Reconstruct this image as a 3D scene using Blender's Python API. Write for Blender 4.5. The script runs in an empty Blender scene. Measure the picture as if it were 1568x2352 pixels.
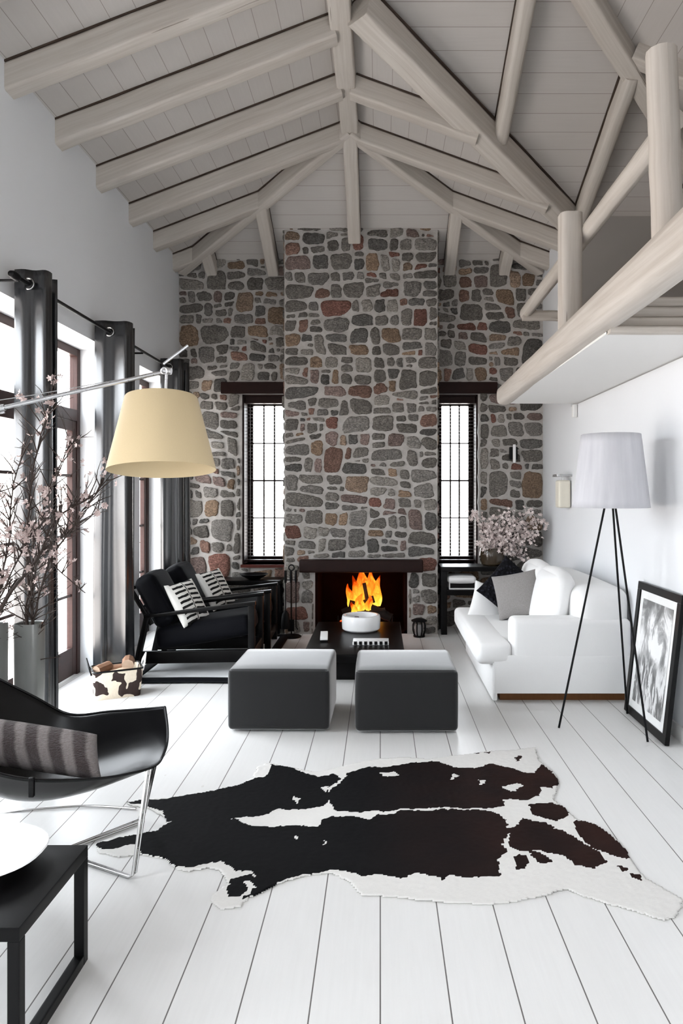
import bpy, bmesh, math, random
from mathutils import Vector, Matrix, noise as mnoise

SC = bpy.context.scene
COL = SC.collection
R = math.radians
FPX, EYE, VX, VY = 1600.0, 1.6, 873.0, 1130.0      # focal length and vanishing point in 1568x2352 pixels

# ------------------------------------------------------------------ camera
cam = bpy.data.cameras.new('camera')
camo = bpy.data.objects.new('camera', cam)
COL.objects.link(camo)
camo.location = (0, 0, EYE)
camo.rotation_euler = (R(90), 0, 0)
cam.sensor_fit = 'VERTICAL'
cam.sensor_height = 36.0
cam.lens = 36.0 * FPX / 2352
cam.shift_x = (784 - VX) / 2352
cam.shift_y = (VY - 1176) / 2352
cam.clip_start = 0.05
SC.camera = camo

# ------------------------------------------------------------------ world, light, exposure
SC.view_settings.view_transform = 'Standard'
SC.view_settings.look = 'None'
SC.view_settings.gamma = 1
SC.view_settings.use_curve_mapping = False
SC.view_settings.exposure = 1.66
SKY = 5.5
w = bpy.data.worlds.new('sky'); SC.world = w
w.use_nodes = True
bg = w.node_tree.nodes['Background']
tc = w.node_tree.nodes.new('ShaderNodeTexCoord'); sx = w.node_tree.nodes.new('ShaderNodeSeparateXYZ'); rp = w.node_tree.nodes.new('ShaderNodeValToRGB')
w.node_tree.links.new(tc.outputs['Generated'], sx.inputs[0]); w.node_tree.links.new(sx.outputs['Z'], rp.inputs[0]); w.node_tree.links.new(rp.outputs[0], bg.inputs[0])
rp.color_ramp.elements[0].position = 0.0; rp.color_ramp.elements[0].color = (.62, .58, .55, 1)      # pale paving below the horizon
rp.color_ramp.elements[1].position = 0.06; rp.color_ramp.elements[1].color = (.90, .95, 1.0, 1)     # overcast sky
bg.inputs[1].default_value = SKY


def portal(name, loc, rot, sx, sy):
    l = bpy.data.lights.new(name, 'AREA')
    l.shape = 'RECTANGLE'; l.size = sx; l.size_y = sy
    l.cycles.is_portal = True
    o = bpy.data.objects.new(name, l); COL.objects.link(o)
    o.location = loc; o.rotation_euler = rot
    return o


# the daylight openings of the left wall (y0, y1, head height) and of the back wall (x0, x1, sill, head)
XL, XR, YB, YC = -2.39, 1.93, 8.27, 7.85           # left wall, right wall, back wall, chimney face
DOORS = [(3.4, 6.18, 2.86), (6.92, 8.02, 2.86), (0.9, 2.2, 2.86), (-2.6, -1.2, 2.86)]
FILL_OPENING = (-2.5, -0.7, 2.3)                           # unseen opening added behind the camera to brighten left wall and ceiling
WINS = [(-1.64, -1.1, 0.74, 2.76), (0.68, 1.16, 0.74, 2.76)]
for (a, b, h) in DOORS:
    portal('daylight_portal', (-2.80, (a + b) / 2, h / 2), (0, R(-90), 0), h, b - a)
portal('daylight_portal', (XR + .34, (FILL_OPENING[0] + FILL_OPENING[1]) / 2, FILL_OPENING[2] / 2), (0, R(90), 0), FILL_OPENING[2], FILL_OPENING[1] - FILL_OPENING[0])
for (a, b, s, h) in WINS:
    portal('daylight_portal', ((a + b) / 2, 8.72, (s + h) / 2), (R(-90), 0, 0), b - a, h - s)

def point(name, loc, col, watt, rad):
    l = bpy.data.lights.new(name, 'POINT'); l.color = col; l.energy = watt; l.shadow_soft_size = rad
    o = bpy.data.objects.new(name, l); COL.objects.link(o); o.location = loc
    return o
point('fire_glow', (-0.18, 8.0, 0.42), (1.0, 0.30, 0.07), .8, 0.12)

# ------------------------------------------------------------------ helpers
def P(px, py, Y):                                   # pixel of the photo at depth Y -> point
    return Vector(((px - VX) / FPX * Y, Y, EYE + (VY - py) / FPX * Y))

def F(px, py, z=0.0):                               # pixel on a horizontal level z
    Y = (EYE - z) * FPX / (py - VY)
    return Vector(((px - VX) / FPX * Y, Y, z))

def tag(o, label=None, cat=None, group=None, kind=None):
    if label: o['label'] = label
    if cat: o['category'] = cat
    if group: o['group'] = group
    if kind: o['kind'] = kind
    return o

def empty(name, loc, rz=0.0, label=None, cat=None, group=None, kind=None):
    o = bpy.data.objects.new(name, None); COL.objects.link(o)
    o.empty_display_size = 0.1
    o.location = loc; o.rotation_euler = (0, 0, rz)
    return tag(o, label, cat, group, kind)

def copy_tree(o, parent=None):
    c = o.copy(); COL.objects.link(c)
    if parent: c.parent = parent
    for ch in [x for x in bpy.data.objects if x.parent == o]:
        copy_tree(ch, c)
    return c


class MB:
    def __init__(s):
        s.v = []; s.f = []; s.m = []; s.co = []; s.col = []
    def add(s, vs, fs, mi=0, co=None, col=None):
        b = len(s.v)
        s.v += [Vector(v) for v in vs]
        s.f += [[i + b for i in f] for f in fs]
        s.m += [mi] * len(fs)
        s.co += list(co) if co else [(0, 0, 0)] * len(vs)
        s.col += (list(col) if isinstance(col, list) else [col or (1, 1, 1, 1)] * len(vs))
    def box(s, lo, hi, mi=0, M=None):
        x0, y0, z0 = lo; x1, y1, z1 = hi
        vs = [Vector(p) for p in ((x0, y0, z0), (x1, y0, z0), (x1, y1, z0), (x0, y1, z0), (x0, y0, z1), (x1, y0, z1), (x1, y1, z1), (x0, y1, z1))]
        if M: vs = [M @ v for v in vs]
        s.add(vs, [(0, 3, 2, 1), (4, 5, 6, 7), (0, 1, 5, 4), (1, 2, 6, 5), (2, 3, 7, 6), (3, 0, 4, 7)], mi, [tuple(v) for v in vs])
    def rbox(s, lo, hi, r, n=3, mi=0, M=None, puff=0.0):
        """box with rounded edges; puff bulges the faces outwards like upholstery"""
        lo = Vector(lo); hi = Vector(hi); c = (lo + hi) / 2; h = (hi - lo) / 2
        r = min(r, h.x * .999, h.y * .999, h.z * .999)
        def ticks(e):
            t = [-1 + (1 - math.cos(k / n * math.pi / 2)) * r / e for k in range(n + 1)]
            mid = [(-1 + r / e) + (2 - 2 * r / e) * k / 5 for k in range(1, 5)]
            return t + mid + [-x for x in reversed(t)]
        bm = bmesh.new()
        T = [ticks(h.x), ticks(h.y), ticks(h.z)]
        seen = {}
        def vert(p):
            k = tuple(round(x, 6) for x in p)
            if k not in seen: seen[k] = bm.verts.new(p)
            return seen[k]
        for ax in range(3):
            a, b = (ax + 1) % 3, (ax + 2) % 3
            for sg in (-1, 1):
                for i in range(len(T[a]) - 1):
                    for j in range(len(T[b]) - 1):
                        q = []
                        for (ii, jj) in ((i, j), (i + 1, j), (i + 1, j + 1), (i, j + 1)):
                            p = [0, 0, 0]; p[ax] = sg; p[a] = T[a][ii]; p[b] = T[b][jj]
                            q.append(vert(p))
                        if sg < 0: q.reverse()
                        try: bm.faces.new(q)
                        except ValueError: pass
        for v in bm.verts:
            p = Vector((v.co.x * h.x, v.co.y * h.y, v.co.z * h.z))
            inner = Vector((max(-h.x + r, min(h.x - r, p.x)), max(-h.y + r, min(h.y - r, p.y)), max(-h.z + r, min(h.z - r, p.z))))
            d = p - inner
            if d.length > 1e-9: p = inner + d.normalized() * r
            if puff:
                q = v.co
                f = [(1 - q[i] ** 2) for i in range(3)]
                p = p + Vector((q.x * f[1] * f[2], q.y * f[0] * f[2], q.z * f[0] * f[1])) * puff
            v.co = p + c
        bm.verts.index_update()
        vs = [(M @ v.co if M else v.co.copy()) for v in bm.verts]
        s.add(vs, [[v.index for v in f.verts] for f in bm.faces], mi, [tuple(v) for v in vs])
        bm.free()
    def sweep(s, pts, secs, mi=0, cap=True, frames=None, rnd=0.0):
        """rings: secs[i] = list of (a, b) in the frame of pts[i]"""
        pts = [Vector(p) for p in pts]; n = len(pts)
        base = []; co = []; fs = []
        up = None; L = 0
        for i, p in enumerate(pts):
            t = (pts[min(i + 1, n - 1)] - pts[max(i - 1, 0)])
            t = t.normalized() if t.length > 1e-9 else Vector((0, 0, 1))
            if frames: A = Vector(frames).copy()
            elif up is None: A = Vector((0, 0, 1)) if abs(t.z) < .9 else Vector((0, 1, 0))
            else: A = up
            B = t.cross(A).normalized(); A = B.cross(t).normalized(); up = A
            if i: L += (p - pts[i - 1]).length
            sec = secs[i] if isinstance(secs[0][0], (list, tuple)) else secs
            k = len(sec)
            per = 0
            for j in range(k + 1):
                a, b = sec[j % k]
                if j:
                    a0, b0 = sec[j - 1]; per += math.hypot(a - a0, b - b0)
                base.append(p + B * a + A * b); co.append((L, per, rnd))
        k1 = k + 1
        for i in range(n - 1):
            for j in range(k):
                fs.append((i * k1 + j, i * k1 + j + 1, (i + 1) * k1 + j + 1, (i + 1) * k1 + j))
        if cap:
            fs.append([j for j in range(k)][::-1]); fs.append([(n - 1) * k1 + j for j in range(k)])
        s.add(base, fs, mi, co)
    def tube(s, pts, r, n=8, mi=0, cap=True, rnd=0.0):
        rr = r if isinstance(r, (list, tuple)) else [r] * len(pts)
        s.sweep(pts, [[(q * math.cos(2 * math.pi * k / n), q * math.sin(2 * math.pi * k / n)) for k in range(n)] for q in rr], mi, cap, rnd=rnd)
    def lathe(s, prof, c=(0, 0, 0), n=32, mi=0, M=None):
        c = Vector(c); vs = []; fs = []
        for (r, z) in prof:
            for k in range(n):
                a = 2 * math.pi * k / n
                p = Vector((r * math.cos(a), r * math.sin(a), z))
                vs.append((M @ p if M else p) + c)
        for i in range(len(prof) - 1):
            for k in range(n):
                fs.append((i * n + k, i * n + (k + 1) % n, (i + 1) * n + (k + 1) % n, (i + 1) * n + k))
        if prof[0][0] > 1e-4: pass
        s.add(vs, fs, mi)
    def torus(s, c, nrm, Rr, r, n=24, k=8, mi=0):
        nrm = Vector(nrm).normalized()
        a = nrm.orthogonal().normalized(); b = nrm.cross(a)
        vs = []; fs = []
        for i in range(n):
            t = 2 * math.pi * i / n; d = a * math.cos(t) + b * math.sin(t)
            for j in range(k):
                u = 2 * math.pi * j / k
                vs.append(Vector(c) + d * (Rr + r * math.cos(u)) + nrm * r * math.sin(u))
        for i in range(n):
            for j in range(k):
                fs.append((i * k + j, ((i + 1) % n) * k + j, ((i + 1) % n) * k + (j + 1) % k, i * k + (j + 1) % k))
        s.add(vs, fs, mi)
    def grid(s, fn, nu, nv, mi=0, closed=False):
        vs = [Vector(fn(i / nu, j / nv)) for i in range(nu + 1) for j in range(nv + 1)]
        co = [(i / nu, j / nv, 0) for i in range(nu + 1) for j in range(nv + 1)]
        fs = [(i * (nv + 1) + j, (i + 1) * (nv + 1) + j, (i + 1) * (nv + 1) + j + 1, i * (nv + 1) + j + 1) for i in range(nu) for j in range(nv)]
        s.add(vs, fs, mi, co)
    def pillow(s, wd, ht, th, M=None, n=18, pinch=0.06, mi=0):
        """square cushion in the local xz plane, thickness along y"""
        vs = []; co = []; idx = {}; fs = []
        for sd in (1, -1):
            for i in range(n + 1):
                for j in range(n + 1):
                    u, v = -math.cos(math.pi * i / n), -math.cos(math.pi * j / n)
                    edge = i in (0, n) or j in (0, n)
                    if sd < 0 and edge:
                        idx[(sd, i, j)] = idx[(1, i, j)]; continue
                    px = wd / 2 * u * (1 - pinch * (1 - v * v)); pz = ht / 2 * v * (1 - pinch * (1 - u * u))
                    t = th / 2 * (max(0, (1 - u ** 2) * (1 - v ** 2))) ** .42 * sd
                    t *= 1 + .06 * mnoise.noise(Vector((u * 2, v * 2, sd * 3 + wd * 10)))
                    p = Vector((px, t, pz)); idx[(sd, i, j)] = len(vs)
                    vs.append(M @ p if M else p); co.append((u, v, sd))
        for sd in (1, -1):
            for i in range(n):
                for j in range(n):
                    q = [idx[(sd, i, j)], idx[(sd, i + 1, j)], idx[(sd, i + 1, j + 1)], idx[(sd, i, j + 1)]]
                    fs.append(q[::-1] if sd > 0 else q)
        s.add(vs, fs, mi, co)
    def build(s, name, mats, parent=None, local=False, smooth=35, bevel=0, subsurf=0, origin=None, solid=0):
        me = bpy.data.meshes.new(name)
        if not isinstance(mats, (list, tuple)): mats = [mats]
        off = Vector((0, 0, 0))
        if parent is None and not local:
            if origin is None:
                lo = Vector([min(v[i] for v in s.v) for i in range(3)]); hi = Vector([max(v[i] for v in s.v) for i in range(3)])
                off = Vector(((lo.x + hi.x) / 2, (lo.y + hi.y) / 2, lo.z))
            else: off = Vector(origin)
            vs = [v - off for v in s.v]
        elif parent is not None and not local:
            Mi = wmat(parent).inverted(); vs = [Mi @ v for v in s.v]
        else: vs = s.v
        me.from_pydata([tuple(v) for v in vs], [], [tuple(f) for f in s.f])
        for m in mats: me.materials.append(m)
        me.polygons.foreach_set('material_index', s.m)
        a = me.attributes.new('co', 'FLOAT_VECTOR', 'POINT')
        a.data.foreach_set('vector', [c for q in s.co for c in q])
        a = me.attributes.new('tint', 'FLOAT_COLOR', 'POINT')
        a.data.foreach_set('color', [c for q in s.col for c in q])
        me.validate()
        if smooth:
            me.polygons.foreach_set('use_smooth', [True] * len(me.polygons))
            me.set_sharp_from_angle(angle=R(smooth))
        me.update()
        o = bpy.data.objects.new(name, me); COL.objects.link(o)
        if parent is not None: o.parent = parent
        else: o.location = off
        if bevel:
            md = o.modifiers.new('bevel', 'BEVEL'); md.width = bevel; md.segments = 2; md.limit_method = 'ANGLE'
        if solid:
            md = o.modifiers.new('solid', 'SOLIDIFY'); md.thickness = solid; md.offset = 0
        if subsurf:
            md = o.modifiers.new('sub', 'SUBSURF'); md.levels = subsurf; md.render_levels = subsurf
        return o

def wmat(o):
    m = o.matrix_basis.copy()
    while o.parent:
        o = o.parent; m = o.matrix_basis @ m
    return m

# ------------------------------------------------------------------ materials
class NT:
    def __init__(s, name):
        s.mat = bpy.data.materials.new(name); s.mat.use_nodes = True
        s.t = s.mat.node_tree; s.n = s.t.nodes; s.b = s.n['Principled BSDF']; s.out = s.n['Material Output']
    def node(s, typ, **k):
        x = s.n.new(typ)
        for a, v in k.items(): setattr(x, a, v)
        return x
    def link(s, a, b): s.t.links.new(a, b)
    def val(s, inp, v):
        if isinstance(v, bpy.types.NodeSocket): s.link(v, inp)
        else: inp.default_value = v
    def math(s, op, a, b=0.0, c=0.0):
        x = s.node('ShaderNodeMath', operation=op)
        s.val(x.inputs[0], a); s.val(x.inputs[1], b); s.val(x.inputs[2], c)
        return x.outputs[0]
    def mix(s, fac, a, b, blend='MIX'):
        x = s.node('ShaderNodeMix', data_type='RGBA', blend_type=blend)
        s.val(x.inputs[0], fac)
        for i, v in ((6, a), (7, b)):
            if isinstance(v, bpy.types.NodeSocket): s.link(v, x.inputs[i])
            else: x.inputs[i].default_value = (*v[:3], 1)
        return x.outputs[2]
    def coords(s, which='Object'): return s.node('ShaderNodeTexCoord').outputs[which]
    def world(s): return s.node('ShaderNodeNewGeometry').outputs['Position']
    def attr(s, name, out='Vector'): return s.node('ShaderNodeAttribute', attribute_name=name).outputs[out]
    def mapping(s, vec, scale=(1, 1, 1), loc=(0, 0, 0)):
        x = s.node('ShaderNodeMapping'); s.link(vec, x.inputs[0]); x.inputs[1].default_value = loc; x.inputs[3].default_value = scale
        return x.outputs[0]
    def noise(s, vec, scale=5, detail=4, rough=.5, dist=0, out=0):
        x = s.node('ShaderNodeTexNoise'); s.link(vec, x.inputs['Vector'])
        x.inputs['Scale'].default_value = scale; x.inputs['Detail'].default_value = detail
        x.inputs['Roughness'].default_value = rough; x.inputs['Distortion'].default_value = dist
        return x.outputs[out]
    def vor(s, vec, scale=5, feature='F1', out=0):
        x = s.node('ShaderNodeTexVoronoi', feature=feature); s.link(vec, x.inputs['Vector']); x.inputs['Scale'].default_value = scale
        return x.outputs[out]
    def ramp(s, fac, stops):
        x = s.node('ShaderNodeValToRGB'); s.link(fac, x.inputs[0])
        e = x.color_ramp.elements
        while len(e) < len(stops): e.new(.5)
        for el, (p, c) in zip(e, stops):
            el.position = p; el.color = (*c[:3], 1) if not isinstance(c, (int, float)) else (c, c, c, 1)
        return x.outputs[0]
    def sep(s, vec):
        x = s.node('ShaderNodeSeparateXYZ'); s.link(vec, x.inputs[0]); return x.outputs
    def bump(s, h, strength=.3, dist=.01):
        x = s.node('ShaderNodeBump'); s.link(h, x.inputs['Height'])
        x.inputs['Strength'].default_value = strength; x.inputs['Distance'].default_value = dist
        s.link(x.outputs[0], s.b.inputs['Normal'])
    def set(s, color=None, rough=None, metal=None, spec=None, sheen=None, sheen_rough=None, coat=None):
        for k, v in (('Base Color', color), ('Roughness', rough), ('Metallic', metal), ('Specular IOR Level', spec), ('Sheen Weight', sheen), ('Sheen Roughness', sheen_rough), ('Coat Weight', coat)):
            if v is None: continue
            if isinstance(v, (tuple, list)): v = (*v[:3], 1)
            s.val(s.b.inputs[k], v)
        return s.mat

def simple(name, c, rough=.6, metal=0, var=.12, scale=12, bump=.0, bscale=200, spec=.5, sheen=0, coat=0):
    m = NT(name); v = m.coords()
    n = m.noise(v, scale, 4)
    col = m.mix(n, tuple(x * (1 - var) for x in c), tuple(min(1, x * (1 + var)) for x in c))
    if bump: m.bump(m.noise(v, bscale, 3), bump, .003)
    return m.set(col, rough, metal, spec, sheen, .4, coat)

def m_floor():
    m = NT('painted_floorboards'); p = m.world(); x = m.sep(p)
    f = m.math('FRACT', m.math('DIVIDE', m.math('ADD', x[0], 10 * .218), .218))
    d = m.math('ABSOLUTE', m.math('SUBTRACT', f, .5))
    groove = m.math('GREATER_THAN', d, .5 - .0105)
    idx = m.math('FLOOR', m.math('DIVIDE', m.math('ADD', x[0], 10 * .218), .218))
    wn = m.node('ShaderNodeTexWhiteNoise', noise_dimensions='1D'); m.link(idx, wn.inputs['W'])
    grain = m.noise(m.mapping(p, (22, 1.2, 1)), 3, 5, .6)
    dirt = m.noise(m.mapping(p, (1.5, 1, 1)), 1.7, 4)
    knots = m.math('LESS_THAN', m.vor(m.mapping(p, (1.6, .9, 1)), 2.2), .028)
    base = m.mix(grain, (.74, .735, .725), (.83, .828, .82))
    base = m.mix(m.math('MULTIPLY', wn.outputs[0], .22), base, (.70, .695, .68))
    base = m.mix(m.math('MULTIPLY', dirt, .22), base, (.66, .64, .60))
    base = m.mix(m.math('MULTIPLY', knots, .3), base, (.5, .46, .4))
    col = m.mix(groove, base, (.13, .12, .115))
    hgt = m.math('SUBTRACT', m.math('MULTIPLY', grain, .12), m.math('MULTIPLY', groove, 1.0))
    m.bump(hgt, .25, .004)
    return m.set(col, m.math('ADD', m.math('MULTIPLY', grain, .15), .26), spec=.5)

def m_planks(name, axis, width, tone=(.54, .51, .485)):
    m = NT(name); p = m.world(); x = m.sep(p)
    q = m.math('DIVIDE', m.math('ADD', x[axis], 20.03), width)
    f = m.math('FRACT', q); d = m.math('ABSOLUTE', m.math('SUBTRACT', f, .5))
    groove = m.math('GREATER_THAN', d, .488)
    wn = m.node('ShaderNodeTexWhiteNoise', noise_dimensions='1D'); m.link(m.math('FLOOR', q), wn.inputs['W'])
    sc = [1.2, 1.2, 1.2]; sc[axis] = 26
    grain = m.noise(m.mapping(p, tuple(sc)), 2.5, 5, .6)
    c0 = tuple(t * .88 for t in tone)
    base = m.mix(grain, c0, tone)
    base = m.mix(m.math('MULTIPLY', wn.outputs[0], .35), base, (.49, .45, .415))
    col = m.mix(m.math('MULTIPLY', groove, .85), base, (.24, .20, .175))
    m.bump(m.math('SUBTRACT', m.math('MULTIPLY', grain, .15), groove), .3, .004)
    return m.set(col, .6, spec=.3)

def m_beam():
    m = NT('whitewashed_timber'); c = m.attr('co')
    v = m.mapping(c, (1.3, 34, 7))
    g = m.noise(v, 1.0, 6, .62, .4)
    crack = m.math('GREATER_THAN', m.noise(m.mapping(c, (.55, 24, 11), (3, 1, 2)), 1.0, 2, .4), .735)
    blot = m.noise(m.mapping(c, (2, 4, 3)), 1.2, 3)
    base = m.ramp(g, [(.25, (.43, .39, .345)), (.6, (.57, .535, .49)), (.9, (.65, .62, .585))])
    base = m.mix(m.math('MULTIPLY', blot, .4), base, (.47, .40, .345))
    col = m.mix(m.math('MULTIPLY', crack, .8), base, (.20, .165, .14))
    m.bump(m.math('SUBTRACT', m.math('MULTIPLY', g, .4), crack), .35, .006)
    return m.set(col, .62, spec=.3)

def m_plaster(name, c):
    m = NT(name); p = m.world()
    n = m.noise(p, 1.1, 5); f = m.noise(p, 60, 3)
    col = m.mix(n, tuple(x * .96 for x in c), tuple(min(1, x * 1.02) for x in c))
    m.bump(f, .08, .004)
    return m.set(col, .8, spec=.25)

def m_mortar():
    m = NT('lime_mortar'); p = m.world()
    n = m.noise(p, 9, 6, .65); g = m.noise(p, 90, 3, .7)
    col = m.ramp(n, [(.3, (.40, .375, .35)), (.5, (.50, .475, .45)), (.75, (.60, .58, .555))])
    col = m.mix(m.math('MULTIPLY', g, .35), col, (.30, .28, .26))
    m.bump(m.math('ADD', n, m.math('MULTIPLY', g, .5)), .6, .012)
    return m.set(col, .92, spec=.15)

def m_stone():
    m = NT('rubble_stone'); p = m.world(); t = m.attr('tint', 'Color')
    n1 = m.noise(p, 16, 6, .7); n2 = m.noise(m.mapping(p, (1, 1, 1.6)), 55, 5, .75); n3 = m.noise(p, 5, 3)
    dark = m.mix(n1, (.35, .35, .35), (1.35, 1.33, 1.30))
    col = m.mix(1.0, t, dark, 'MULTIPLY')
    sp = m.ramp(n2, [(.36, 0.25), (.5, 0.9), (.66, 1.9)])
    col = m.mix(.8, col, m.mix(1.0, col, sp, 'MULTIPLY'))
    veins = m.math('GREATER_THAN', n2, .66)
    col = m.mix(m.math('MULTIPLY', veins, .45), col, (.55, .53, .50))
    m.bump(m.math('ADD', n1, m.math('MULTIPLY', n2, .6)), .8, .018)
    return m.set(col, .88, spec=.2)

def m_dark_wood(name, a, b, rough=.45):
    m = NT(name); v = m.coords(); g = m.noise(m.mapping(v, (3, 3, 26)), 2.0, 5, .6); g2 = m.noise(m.mapping(v, (26, 3, 3)), 2, 5, .6)
    f = m.math('MULTIPLY', m.math('ADD', g, g2), .5)
    m.bump(f, .15, .003)
    return m.set(m.mix(f, a, b), rough, spec=.16)

def m_glass():
    m = NT('window_glass')
    tr = m.node('ShaderNodeBsdfTransparent'); gl = m.node('ShaderNodeBsdfGlossy'); gl.inputs['Roughness'].default_value = .02
    n = m.noise(m.coords(), .8, 1)
    mx = m.node('ShaderNodeMixShader'); m.link(m.math('ADD', m.math('MULTIPLY', n, .02), .04), mx.inputs[0])
    m.link(tr.outputs[0], mx.inputs[1]); m.link(gl.outputs[0], mx.inputs[2]); m.link(mx.outputs[0], m.out.inputs[0])
    return m.mat

def m_fabric(name, c, rough=.85, scale=420, sheen=.3, bump=.25, var=.15, spec=.3):
    m = NT(name); v = m.coords()
    n = m.noise(v, scale, 2, .6); big = m.noise(v, 6, 3)
    col = m.mix(n, tuple(x * (1 - var) for x in c), tuple(min(1, x * (1 + var)) for x in c))
    col = m.mix(m.math('MULTIPLY', big, .15), col, tuple(x * .8 for x in c))
    m.bump(n, bump, .002)
    return m.set(col, rough, spec=spec, sheen=sheen, sheen_rough=.35)

def m_metal(name, c, rough):
    m = NT(name); n = m.noise(m.coords(), 40, 2)
    return m.set(c, m.math('ADD', m.math('MULTIPLY', n, .08), rough), 1.0)

def m_hide(name, white, black, brown=(.05, .018, .012)):
    m = NT(name); t = m.sep(m.attr('tint', 'Color')); p = m.world()
    h = m.noise(m.mapping(p, (30, 160, 60)), 2.2, 4, .7)
    e = m.noise(p, 55, 3)
    k = m.math('GREATER_THAN', m.math('ADD', t[0], m.math('MULTIPLY', m.math('SUBTRACT', e, .5), .55)), .5)
    br = m.math('MULTIPLY', m.noise(p, 4.5, 3), t[1])
    blk = m.mix(br, black, brown); blk = m.mix(m.math('MULTIPLY', h, .5), blk, tuple(x * 2.4 + .006 for x in black))
    wht = m.mix(h, tuple(x * .8 for x in white), white)
    m.bump(h, .35, .004)
    return m.set(m.mix(k, wht, blk), .75, spec=.04)

def m_spots(name):
    m = NT(name); v = m.coords()
    n = m.noise(v, 11, 1.5, .4, .5)
    k = m.math('GREATER_THAN', n, .56); h = m.noise(m.mapping(v, (1, 1, .2)), 240, 3)
    m.bump(h, .3, .003)
    return m.set(m.mix(k, m.mix(h, (.55, .47, .36), (.78, .70, .58)), m.mix(h, (.012, .008, .007), (.04, .02, .017))), .75, spec=.3)

M = {}
M['floor'] = m_floor()
M['plank_y'] = m_planks('roof_boards_lengthwise', 0, .165)
M['plank_x'] = m_planks('roof_boards_crosswise', 1, .172)
M['beam'] = m_beam()
M['joint'] = simple('joint_shadow_strip', (.055, .036, .026), .9, 0, .4, 9)  # dark tone of the painted shadow line on top of the rafters
M['plaster'] = m_plaster('white_plaster', (.785, .80, .82))
M['plaster_loft'] = m_plaster('shaded_loft_plaster', (.34, .32, .30))  # shade of the loft put into the colour, darker than the room plaster
M['boardwhite'] = m_plaster('white_painted_board', (.80, .795, .78))
M['mortar'] = m_mortar()
M['stone'] = m_stone()
M['dark_wood'] = m_dark_wood('dark_stained_oak', (.006, .0025, .002), (.024, .008, .006))
M['red_wood'] = m_dark_wood('red_brown_wood', (.05, .014, .010), (.13, .035, .026))
M['black_wood'] = m_dark_wood('black_lacquered_wood', (.0015, .0015, .0017), (.004, .0035, .0035), .33)
M['door_wood'] = m_dark_wood('brown_painted_joinery', (.020, .011, .010), (.055, .026, .022), .4)
M['plinth'] = m_dark_wood('orange_pine', (.09, .035, .012), (.20, .085, .03))
M['glass'] = m_glass()
M['curtain'] = m_fabric('black_satin_curtain', (.006, .007, .009), .27, 300, .03, .05, .2, .9)
M['iron'] = simple('black_iron', (.004, .004, .0045), .5, .0, spec=.15)
M['chrome'] = m_metal('brushed_chrome', (.33, .325, .32), .18)
M['steel'] = m_metal('aluminium', (.55, .55, .56), .24)
M['white_gloss'] = simple('white_gloss', (.88, .88, .88), .22, var=.02, coat=.3)
M['white_matt'] = simple('white_matt', (.84, .84, .83), .6, var=.03)
M['ottoman'] = m_fabric('charcoal_felt', (.012, .0122, .0128), .8, 500, 1.0, .2, .15)
M['piping'] = m_fabric('charcoal_piping', (.06, .061, .064), .8, 500, .6, .2)
M['sofa'] = m_fabric('white_linen', (.86, .86, .855), .9, 350, .2, .25, .04)
M['velvet'] = m_fabric('navy_black_velvet', (.0018, .0021, .0038), .75, 300, .02, .15, .2, .12)
M['grey_cushion'] = m_fabric('grey_slub_linen', (.27, .255, .25), .9, 120, .3, .6, .3)
M['black_trim'] = m_fabric('black_wool', (.010, .011, .018), .9, 90, .2, .8, .5)
M['leather'] = simple('black_leather', (.0022, .0022, .0026), .24, 0, .2, 40, .06, 260, .22)
M['table_black'] = simple('black_coated_steel', (.0022, .0022, .0025), .42, .0, .2, 20, spec=.15)
M['firebrick'] = simple('sooty_firebrick', (.012, .0035, .0028), .95, 0, .6, 6, .5, 30, spec=.04)
M['char'] = simple('charred_log', (.004, .003, .003), .9, 0, .5, 20, .6, 60)

# ------------------------------------------------------------------ structure: floor and walls
mb = MB(); mb.box((-2.75, -3.4, -.1), (3.9, 8.9, 0))
tag(mb.build('floor', M['floor'], smooth=0), 'white painted wide floorboards running towards the fireplace', 'floor', kind='structure')

def wall_left():
    mb = MB(); x0, x1 = -2.74, XL
    ys = sorted(DOORS); cur = -3.4
    for (a, b, h) in ys:
        mb.box((x0, cur, 0), (x1, a, 5.7)); mb.box((x0, a, h), (x1, b, 5.7)); cur = b
    mb.box((x0, cur, 0), (x1, 8.95, 5.7))
    return mb.build('wall_left', M['plaster'], smooth=0)
tag(wall_left(), 'tall white plastered wall with dark french doors and black curtains', 'wall', kind='structure')

# right wall: solid below the loft, open to the loft wing above
mb = MB()
mb.box((XR, -3.4, 0), (XR + .3, FILL_OPENING[0], 2.46)); mb.box((XR, FILL_OPENING[0], FILL_OPENING[2]), (XR + .3, FILL_OPENING[1], 2.46)); mb.box((XR, FILL_OPENING[1], 0), (XR + .3, 8.95, 2.46))
mb.box((XR, 7.05, 2.46), (XR + .3, 8.95, 5.7))
mb.box((XR, -3.4, 2.46), (XR + .3, 1.0, 5.7))
tag(mb.build('wall_right', M['plaster'], smooth=0), 'white plastered wall behind the white sofa and tripod lamp', 'wall', kind='structure')
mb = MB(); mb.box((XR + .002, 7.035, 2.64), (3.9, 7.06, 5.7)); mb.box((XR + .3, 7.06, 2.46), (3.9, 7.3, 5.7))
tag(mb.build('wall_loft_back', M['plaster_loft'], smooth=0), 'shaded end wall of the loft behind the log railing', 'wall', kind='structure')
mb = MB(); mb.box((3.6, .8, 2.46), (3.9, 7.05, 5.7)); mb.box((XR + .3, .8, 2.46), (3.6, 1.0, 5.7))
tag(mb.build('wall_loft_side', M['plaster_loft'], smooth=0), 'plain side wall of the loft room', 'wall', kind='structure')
mb = MB(); mb.box((-2.74, -3.6, 0), (XR + .3, -3.4, 5.7))
tag(mb.build('wall_rear', M['plaster'], smooth=0), 'white wall behind the camera position', 'wall', kind='structure')
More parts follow.
